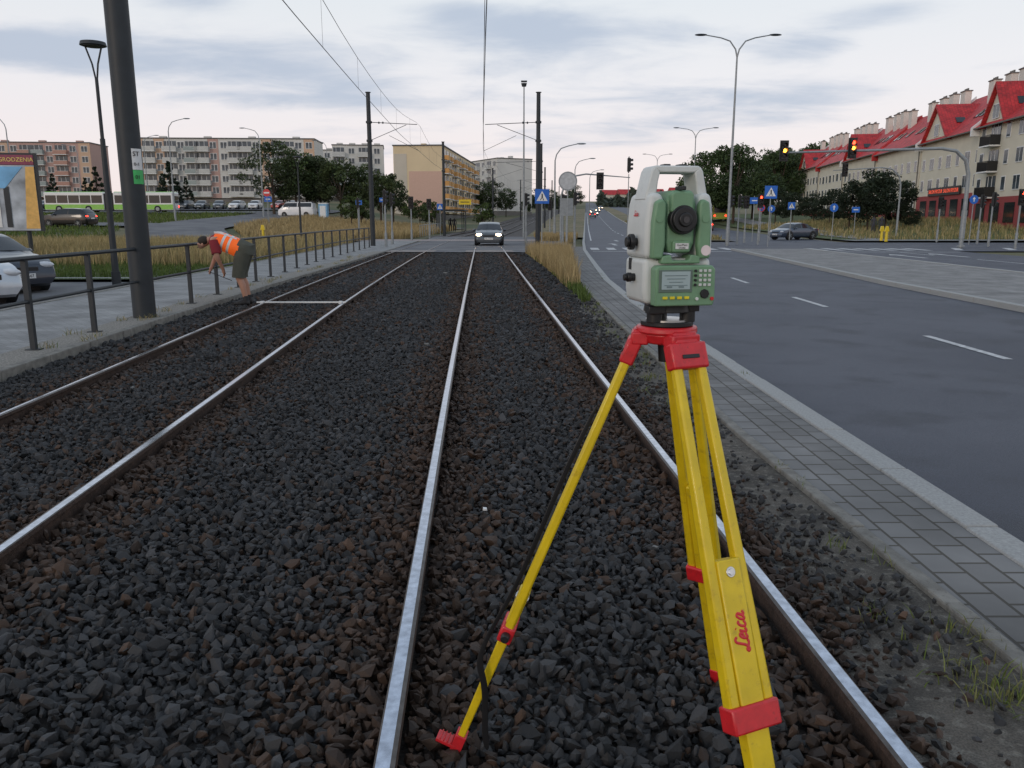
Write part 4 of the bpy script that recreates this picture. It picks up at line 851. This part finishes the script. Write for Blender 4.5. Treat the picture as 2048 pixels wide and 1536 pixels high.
kp=B(); kp.ext([(-.070,z0-.004),(.083,z0-.004),(.087,z0+.012),(.086,z0+.086),(.078,z0+.096),(-.064,z0+.096),(-.072,z0+.088)],-.094,-.058); kp.obj('control_panel',tg,ts,bevel=.004,seg=3,smooth=True)
yk=-.0945
B().box((-.019,yk,z0+.058),(.088,.003,.056)).obj('screen_bezel',M('bezel',(.12,.17,.14),.4),ts,bevel=.002); B().box((-.019,yk-.002,z0+.060),(.074,.002,.044)).obj('screen',scr,ts)
b=B()
for k in range(4): b.box((-.019,yk-.0034,z0+.072-.008*k),(.06-.012*(k%3),.0006,.0018))
b.box((-.036,yk-.0034,z0+.044),(.014,.0006,.004)); b.box((-.005,yk-.0034,z0+.044),(.014,.0006,.004)); b.obj('screen_text',M('lcd_ink',(.16,.22,.23),.4),ts)
for k in range(4): B().box((-.046+.019*k,yk-.002,z0+.017),(.012,.005,.007)).obj('key',keyy,ts,bevel=.001)
for i in range(4):
    for j in range(3): B().box((.045+.012*j,yk-.002,z0+.083-.0115*i),(.0075,.004,.0065)).obj('key',keyw,ts,bevel=.001)
for i in range(4): B().cyl((.032,yk,z0+.083-.0115*i),(.032,yk-.004,z0+.083-.0115*i),.0035,n=10).obj('key',blk,ts)
B().cyl((.058,yk,z0+.026),(.058,yk-.005,z0+.026),.0125,.0115,8).obj('navigation_key',blk,ts,bevel=.001); B().cyl((.078,yk,z0+.014),(.078,yk-.004,z0+.014),.0045,n=12).obj('key',redp,ts); B().cyl((.038,yk,z0+.014),(.038,yk-.004,z0+.014),.004,n=12).obj('key',keyw,ts)
B().cyl((.064,-.0785,z0+.132),(.064,-.0795,z0+.132),.013,n=20).obj('inspection_sticker',M('sticker',(.8,.68,.68),.5),ts)
# tripod
tp=root('tripod','yellow and red surveying tripod straddling the tram rail','tripod',(0,0,0))
F3=[(-.185,2.18,.0),(.735,2.56,.0),(.642,1.55,.0)]
hz=1.345
b=B(); b.cyl((HX,HY,hz-.012),(HX,HY,hz+.006),.080,.078,40); b.cyl((HX,HY,hz-.040),(HX,HY,hz-.012),.058,.070,24); 
for f in F3:
    d=Vector((f[0]-HX,f[1]-HY,0)).normalized(); a=math.atan2(d.y,d.x); b.box((HX+d.x*.068,HY+d.y*.068,hz-.026),(.045,.085,.034),rot=(0,0,a))
b.obj('tripod_head',redp,tp,bevel=.005,seg=2,smooth=True)
B().cyl((HX,HY,hz-.09),(HX,HY,hz-.040),.018,.022,16).obj('centring_screw',blk,tp,smooth=True)
def frame(a,c):
    w=(c-a).normalized(); u=Vector((0,0,1)).cross(w).normalized(); n=w.cross(u); return u,n,w
def leg(f,clampS,topS,k,ww=.0268):
    d=Vector((f[0]-HX,f[1]-HY,0)).normalized(); A=Vector((HX,HY,hz-.035))+d*.080; C=Vector(f); u,n,w=frame(A,C); Lg=(C-A).length
    m=Matrix((u,n,w)).transposed().to_4x4(); m.translation=A
    def mk(b,name,mats,bev=.002,smooth=True):
        o=b.obj(name,mats,tp,bevel=bev,smooth=smooth); o.matrix_local=m; return o
    b=B(); b.box((0,0,.030),(.108*k,.038,.068)); b.box((0,0,-.012),(.07,.03,.04)); mk(b,'hinge_shoe',redp,.006)
    b=B(); b.box((0,-.020,.034),(.05,.004,.010)).box((0,.020,.034),(.05,.004,.010)); mk(b,'hinge_slot',blk,.001)
    wmax=ww*k
    for s in(-1,1):
        b=B(); t0,t1=.05,Lg*clampS; sp0,sp1=.036*k,wmax+.017*k; w0,w1=.0125*(.5+k/2),.0155*k
        b.add([(s*sp0-w0,-.012,t0),(s*sp0+w0,-.012,t0),(s*sp0+w0,.012,t0),(s*sp0-w0,.012,t0),(s*sp1-w1,-.017*k,t1),(s*sp1+w1,-.017*k,t1),(s*sp1+w1,.017*k,t1),(s*sp1-w1,.017*k,t1)],[(3,2,1,0),(4,5,6,7),(0,1,5,4),(1,2,6,5),(2,3,7,6),(3,0,4,7)])
        mk(b,'upper_rail',yel,.006)
    t0=Lg*topS; t1=Lg*.965; b=B(); th=.022*k
    b.add([(-wmax,-th,t0),(wmax,-th,t0),(wmax,th,t0),(-wmax,th,t0),(-wmax,-th*.9,Lg*clampS),(wmax,-th*.9,Lg*clampS),(wmax,th*.9,Lg*clampS),(-wmax,th*.9,Lg*clampS),(-wmax*.86,-.014*k,t1),(wmax*.86,-.014*k,t1),(wmax*.86,.014*k,t1),(-wmax*.86,.014*k,t1)],
      [(3,2,1,0),(0,1,5,4),(1,2,6,5),(2,3,7,6),(3,0,4,7),(4,5,9,8),(5,6,10,9),(6,7,11,10),(7,4,8,11),(8,9,10,11)]); mk(b,'lower_leg',yel,.004)
    cw=2*(wmax+.036*k)
    b=B(); b.box((0,0,Lg*clampS-.01),(cw,.056*k,.062*(.4+.6*k))); mk(b,'clamp',redp,.006)
    b=B(); b.cyl((cw/2,0,Lg*clampS-.01),(cw/2+.022,0,Lg*clampS-.01),.018*k,.016*k,16); mk(b,'clamp_screw',blk,.002)
    b=B(); b.cyl((0,-.0265*k,t0+.03),(0,.0265*k,t0+.03),.009,n=6); b.cyl((0,-.0245*k,t0+.03),(0,.0245*k,t0+.03),.013,n=18); mk(b,'bolt',brass,.001)
    b=B(); b.box((0,0,Lg*.955),(.044,.034,.06)); b.cyl((0,0,Lg*.97),(0,0,Lg*1.02),.014,.004,12)
    sg=-1 if n.z<0 else 1
    b.box((0,.035*sg,Lg*.965),(.045,.065,.012))
    for q in range(4): b.box((0,sg*(.02+.012*q),Lg*.965-.008),(.047,.004,.006))
    mk(b,'foot_spike',redp,.002)
    return m,Lg,u,n,w
leg(F3[0],.665,.56,.76); leg(F3[1],.62,.36,.92); m,Lg,u,n,w=leg(F3[2],.655,.385,1.0,.0335)
side=-1 if (n.y>0) else 1
tt=script_logo('lettering',.038,.0034,redp,tp)
ex=-w; ez=n*side; ey=ez.cross(ex); mt=Matrix((ex,ey,ez)).transposed().to_4x4(); mt.translation=Vector(m.translation)+w*(Lg*.505)+ez*.0218; tt.matrix_local=mt
def lp(s): 
    d=Vector((F3[0][0]-HX,F3[0][1]-HY,0)).normalized(); a=Vector((HX,HY,hz-.035))+d*.08; return a.lerp(Vector(F3[0]),s)
pts=[lp(.12)+Vector((-.03,-.03,0)),lp(.25)+Vector((-.045,-.035,-.01)),lp(.4)+Vector((-.048,-.035,-.03)),lp(.55)+Vector((-.05,-.035,-.03)),lp(.66)+Vector((-.06,-.035,-.0)),lp(.69)+Vector((-.075,-.04,-.05)),lp(.74)+Vector((-.03,-.045,-.03)),lp(.79)+Vector((.0,-.045,-.05)),lp(.80)+Vector((.0,-.045,-.13)),lp(.80)+Vector((.01,-.045,-.2))]
b=B(); V=[]
for p in pts: V+=[p+Vector((-.010,0,-.004)),p+Vector((.010,0,.004)),p+Vector((.010,.003,.004)),p+Vector((-.010,.003,-.004))]
b.loft([V[4*i:4*i+4] for i in range(len(pts))]); o=b.obj('carry_strap',blk,tp,smooth=True); sd=o.modifiers.new('s','SUBSURF'); sd.levels=2; sd.render_levels=2
# ---------------------------------------------------------------- person
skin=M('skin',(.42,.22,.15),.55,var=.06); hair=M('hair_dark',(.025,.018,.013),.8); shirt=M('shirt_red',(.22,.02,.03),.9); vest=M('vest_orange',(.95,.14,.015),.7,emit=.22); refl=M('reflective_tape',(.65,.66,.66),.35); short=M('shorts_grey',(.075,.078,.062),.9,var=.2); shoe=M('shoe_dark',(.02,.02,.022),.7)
pr=root('person','person in orange vest, red shirt and grey shorts bending over rail','person',(-5.08,15.35,.03),R(6)); pr.scale=(1.05,1.15,1.05)
V=[];E=[];RAD=[]
def J(p,r,par=None):
    V.append(p);RAD.append(r)
    if par is not None: E.append((par,len(V)-1))
    return len(V)-1
pel=J((0,0,.98),.135); sp1=J((-.17,0,1.06),.13,pel); sp2=J((-.36,0,1.14),.14,sp1); ch=J((-.48,0,1.18),.125,sp2); nk=J((-.56,0,1.18),.062,ch); nk2=J((-.61,0,1.165),.058,nk); hd=J((-.66,0,1.14),.085,nk2); hd2=J((-.73,0,1.095),.088,hd); hd3=J((-.78,0,1.06),.062,hd2)
ns=J((-.775,0,1.01),.018,hd2)
for s in(-1,1):
    hp=J((.0,s*.10,.93),.11,pel); th=J((-.06,s*.11,.75),.095,hp); kn=J((-.11,s*.115,.52),.064,th); cf=J((-.045,s*.12,.38),.066,kn); an=J((.0,s*.12,.12),.042,cf); hl=J((.0,s*.12,.06),.04,an); to=J((-.15,s*.13,.035),.034,hl)
    sh=J((-.47,s*.17,1.15),.075,ch)
    if s==-1: el=(-.42,-.24,.87); wr=(-.36,-.12,.64); ha=(-.36,-.09,.575)
    else: el=(-.56,.22,.88); wr=(-.62,.10,.68); ha=(-.64,.07,.615)
    ua=J(tuple((Vector((-.47,s*.17,1.15))*.5+Vector(el)*.5)),.058,sh); e=J(el,.048,ua); wj=J(wr,.031,e); hj=J(ha,.036,wj)
    dd=(Vector(ha)-Vector(wr)).normalized(); sidev=Vector((0,1,0)); fw=Vector((-1,0,0))
    for k,(o_,ln) in enumerate(((-.030,.062),(-.010,.070),(.010,.066),(.029,.052))):
        p0=Vector(ha)+sidev*o_+dd*.02; a0=J(tuple(p0),.0105,hj); a1=J(tuple(p0+dd*ln*.5),.0095,a0); J(tuple(p0+dd*ln*.75+fw*(.02 if s==-1 else -.02)),.0085,a1)
    p0=Vector(ha)+sidev*(-.035*s)-dd*.02; a0=J(tuple(p0),.0115,hj); J(tuple(p0+dd*.035+fw*(-.02)+sidev*(-.01*s)),.0095,a0)
me=bpy.data.meshes.new('body'); me.from_pydata([tuple(v) for v in V],E,[]); me.materials.append(skin); bo=put('body',me,pr)
sk=bo.modifiers.new('Skin','SKIN'); sk.use_smooth_shade=True
for i,rv in enumerate(RAD): me.skin_vertices[0].data[i].radius=(rv,rv); me.skin_vertices[0].data[i].use_root=(i==0)
ss=bo.modifiers.new('Sub','SUBSURF'); ss.levels=2; ss.render_levels=2
def ering(c,ax,ry,rz_,n=20):
    ax=Vector(ax).normalized(); s=Vector((0,1,0)); u_=ax.cross(s).normalized(); s=u_.cross(ax).normalized(); return [Vector(c)+s*math.cos(2*math.pi*i/n)*ry+u_*math.sin(2*math.pi*i/n)*rz_ for i in range(n)]
ax=(-.5,0,.2)
tors=[((-.06,0,1.01),.19,.165),((-.15,0,1.04),.19,.165),((-.21,0,1.07),.19,.165),((-.25,0,1.085),.19,.165),((-.31,0,1.11),.20,.165),((-.35,0,1.125),.205,.165),((-.41,0,1.14),.215,.16),((-.47,0,1.16),.21,.145),((-.53,0,1.17),.13,.11)]
b=B(); b.loft([ering(c,ax,a,z) for c,a,z in tors],mats=[0,0,1,0,1,0,0,0]); b.obj('vest',[vest,refl],pr,smooth=True)
b=B()
for s in(-1,1): b.tube([(-.10,s*.085,1.175),(-.25,s*.085,1.235),(-.4,s*.085,1.29),(-.48,s*.085,1.295)],.022,6)
b.obj('reflective_tape',refl,pr,smooth=True)
b=B(); b.loft([ering((-.47,0,1.16),ax,.20,.135),ering((-.53,0,1.175),ax,.135,.105),ering((-.575,0,1.18),ax,.08,.075)])
for s,el in((-1,(-.42,-.24,.87)),(1,(-.56,.22,.88))):
    a=Vector((-.47,s*.155,1.15)); c=Vector(el); b.tube([a,a.lerp(c,.35),a.lerp(c,.8)],[.095,.088,.08],14)
b.obj('shirt',shirt,pr,smooth=True)
b=B(); b.loft([ering((-.10,0,1.04),ax,.185,.16),ering((0.02,0,1.0),(-.3,0,.6),.195,.185),ering((.02,0,.90),(0,0,1),.20,.155)])
for s in(-1,1): b.tube([(.0,s*.09,.95),(-.05,s*.105,.78),(-.10,s*.11,.58),(-.105,s*.11,.50)],[.14,.128,.112,.115],16)
b.obj('shorts',short,pr,smooth=True)
for s in(-1,1):
    b=B(); b.loft([ering((.06,s*.12,.05),(-1,0,0),.035,.04),ering((0,s*.12,.06),(-1,0,0),.046,.06),ering((-.1,s*.125,.045),(-1,0,-.1),.048,.045),ering((-.19,s*.13,.035),(-1,0,0),.04,.032),ering((-.215,s*.13,.03),(-1,0,0),.02,.015)]); b.cyl((0,s*.12,.07),(0,s*.12,.17),.048,.046,12); b.obj('shoe',shoe,pr,smooth=True)
b=B(); b.ell((-.695,0,1.148),(.105,.09,.09),n=16,m=10); b.obj('hair',hair,pr,smooth=True)
for s in(-1,1): B().ell((-.70,s*.088,1.085),(.02,.012,.03)).obj('ear',skin,pr,smooth=True); B().ell((-.805,s*.03,1.035),(.008,.01,.008)).obj('eye',blk,pr,smooth=True)
B().ext([(-.80,.99),(-.795,.99),(-.795,.995),(-.80,.995)],-.02,.02).obj('mouth',M('lips',(.3,.1,.08),.6),pr)
o=B().cyl((-5.80,15.36,.66),(-5.30,15.19,.50),.007,n=8).obj('measuring_staff',blk,smooth=True); tag(o,'thin dark measuring staff held in both hands','tool')
o=B().box((-3.93,14.9,.12),(1.66,.035,.025)).box((-4.66,14.9,.115),(.06,.09,.05)).box((-3.2,14.9,.115),(.06,.09,.05)).obj('track_gauge',white); tag(o,'white track gauge bar lying across both rails','track gauge')
o=B().ext([(-.012,0),(.012,0),(.009,.010),(-.011,.012)],-.012,.012).obj('paper_scrap',white,None,(-.15,4.2,.045)); tag(o,'small white paper scrap on the ballast','litter')
dcl=M('dark_clothes',(.05,.05,.06),.9)
def ped(px,v,c):
    x=v*(px-1024)/1640; r=root('person','distant standing pedestrian in dark clothing','person',(x,v,G(x,v)+.02),0,'distant pedestrians')
    me=bpy.data.meshes.new('body'); Q=[(0,0,.95),(0,0,1.2),(0,0,1.42),(0,0,1.52),(0,0,1.66),(-.1,0,.85),(-.12,0,.48),(-.13,0,.06),(-.13,-.15,.04),(.1,0,.85),(.12,.05,.48),(.13,.05,.06),(.13,-.1,.04),(-.2,0,1.38),(-.25,0,1.1),(-.24,-.06,.85),(.2,0,1.38),(.25,0,1.1),(.24,-.06,.85)]
    me.from_pydata(Q,[(0,1),(1,2),(2,3),(3,4),(0,5),(5,6),(6,7),(7,8),(0,9),(9,10),(10,11),(11,12),(2,13),(13,14),(14,15),(2,16),(16,17),(17,18)],[]); me.materials.append(c); o=put('body',me,r); o.modifiers.new('S','SKIN')
    rd=[.13,.12,.14,.06,.1,.09,.065,.04,.035,.09,.065,.04,.035,.06,.045,.03,.06,.045,.03]
    for i,q in enumerate(rd): me.skin_vertices[0].data[i].radius=(q,q); me.skin_vertices[0].data[i].use_root=(i==0)
    o.modifiers.new('U','SUBSURF').levels=1
for px,v in((1752,76),(1768,76.5),(908,100),(900,102)): ped(px,v,dcl)
# ---------------------------------------------------------------- sky and light
w=bpy.data.worlds.new('World'); scene.world=w; w.use_nodes=True; nt=w.node_tree; N=nt.nodes; L=nt.links; bgd=N['Background']
tc=N.new('ShaderNodeTexCoord'); sx=N.new('ShaderNodeSeparateXYZ'); L.new(tc.outputs['Generated'],sx.inputs[0])
def math_(op,a,b_=None,clamp=False):
    m=N.new('ShaderNodeMath'); m.operation=op; m.use_clamp=clamp
    for i,q in enumerate((a,b_)):
        if q is None: continue
        if isinstance(q,(int,float)): m.inputs[i].default_value=q
        else: L.new(q,m.inputs[i])
    return m.outputs[0]
zc=math_('ADD',math_('MAXIMUM',sx.outputs[2],0),.10); ux=math_('DIVIDE',sx.outputs[0],zc); uy=math_('DIVIDE',sx.outputs[1],zc)
def nz(sx_,sy_,off_,sc):
    cb=N.new('ShaderNodeCombineXYZ'); L.new(math_('MULTIPLY',ux,sx_),cb.inputs[0]); L.new(math_('MULTIPLY',uy,sy_),cb.inputs[1]); cb.inputs[2].default_value=off_
    ns=N.new('ShaderNodeTexNoise'); ns.inputs['Scale'].default_value=sc; ns.inputs['Detail'].default_value=8; ns.inputs['Roughness'].default_value=.57; ns.inputs['Distortion'].default_value=.3; L.new(cb.outputs[0],ns.inputs['Vector']); return ns.outputs['Fac']
def smst(v,lo,hi,mx_):
    cm=N.new('ShaderNodeMapRange'); cm.interpolation_type='SMOOTHSTEP'; cm.inputs[1].default_value=lo; cm.inputs[2].default_value=hi; cm.inputs[4].default_value=mx_; L.new(v,cm.inputs[0]); return cm.outputs[0]
n1=nz(1.5,2.0,9.1,1.2); n2=nz(.7,1.0,5.3,1.1)
az=math_('ARCTAN2',sx.outputs[0],sx.outputs[1]); el=sx.outputs[2]; tot=None
for a,e_,wa,we,am in((-.53,.172,.11,.017,.9),(-.33,.170,.21,.030,1.0),(-.35,.232,.06,.020,.7),(.05,.200,.14,.036,1.0),(-.06,.232,.07,.017,.8),(-.19,.132,.14,.016,.75),(.24,.134,.19,.021,.85),(.40,.212,.06,.015,.75),(.32,.182,.055,.016,.75),(.16,.105,.16,.013,.6),(-.1,.085,.3,.013,.5)):
    q=math_('MULTIPLY',math_('EXPONENT',math_('MULTIPLY',math_('ADD',math_('POWER',math_('ABSOLUTE',math_('DIVIDE',math_('SUBTRACT',az,a),wa)),2.0),math_('POWER',math_('ABSOLUTE',math_('DIVIDE',math_('SUBTRACT',el,e_),we)),2.0)),-1.0)),am)
    tot=q if tot is None else math_('ADD',tot,q)
c1_=smst(math_('ADD',tot,math_('MULTIPLY',math_('SUBTRACT',n1,.5),2.0)),.15,1.15,.80)
hi=smst(el,.26,.40,1.0); c2_=math_('MULTIPLY',smst(n2,.50,.68,.7),hi); cmx=math_('MAXIMUM',c1_,c2_)
rp=N.new('ShaderNodeValToRGB'); L.new(sx.outputs[2],rp.inputs[0]); e=rp.color_ramp.elements; e[0].position=0; e[0].color=(.93,.79,.78,1); e[1].position=1; e[1].color=(.42,.52,.66,1)
for p_,c_ in((.07,(.91,.82,.83,1)),(.15,(.86,.84,.87,1)),(.25,(.78,.82,.86,1)),(.45,(.56,.64,.74,1))):
    q=e.new(p_); q.color=c_
mx=N.new('ShaderNodeMix'); mx.data_type='RGBA'; L.new(cmx,mx.inputs[0]); L.new(rp.outputs[0],mx.inputs[6]); mx.inputs[7].default_value=(.43,.505,.64,1)
sky=N.new('ShaderNodeTexSky'); sky.sky_type='NISHITA'; sky.sun_disc=False; sky.sun_elevation=R(9); sky.sun_rotation=R(215)
ad=N.new('ShaderNodeMix'); ad.data_type='RGBA'; ad.blend_type='ADD'; ad.inputs[0].default_value=.010; L.new(mx.outputs[2],ad.inputs[6]); L.new(sky.outputs[0],ad.inputs[7]); L.new(ad.outputs[2],bgd.inputs['Color']); bgd.inputs['Strength'].default_value=.97
sl=bpy.data.lights.new('Sun','SUN'); sl.energy=.6; sl.angle=R(14); sl.color=(1,.84,.70); so=bpy.data.objects.new('sun',sl); COL.objects.link(so)
d=Vector((-.55,-.8,.28)); so.rotation_euler=d.to_track_quat('Z','Y').to_euler()
# ---------------------------------------------------------------- camera
cam=bpy.data.cameras.new('Camera'); cam.lens=28.07; cam.sensor_width=36; cam.clip_start=.05; cam.clip_end=6000; co=bpy.data.objects.new('Camera',cam); COL.objects.link(co); co.location=(0,0,1.62); co.rotation_euler=(R(78.4),0,0); scene.camera=co
scene.view_settings.view_transform='Standard'; scene.view_settings.look='None'; scene.view_settings.exposure=0
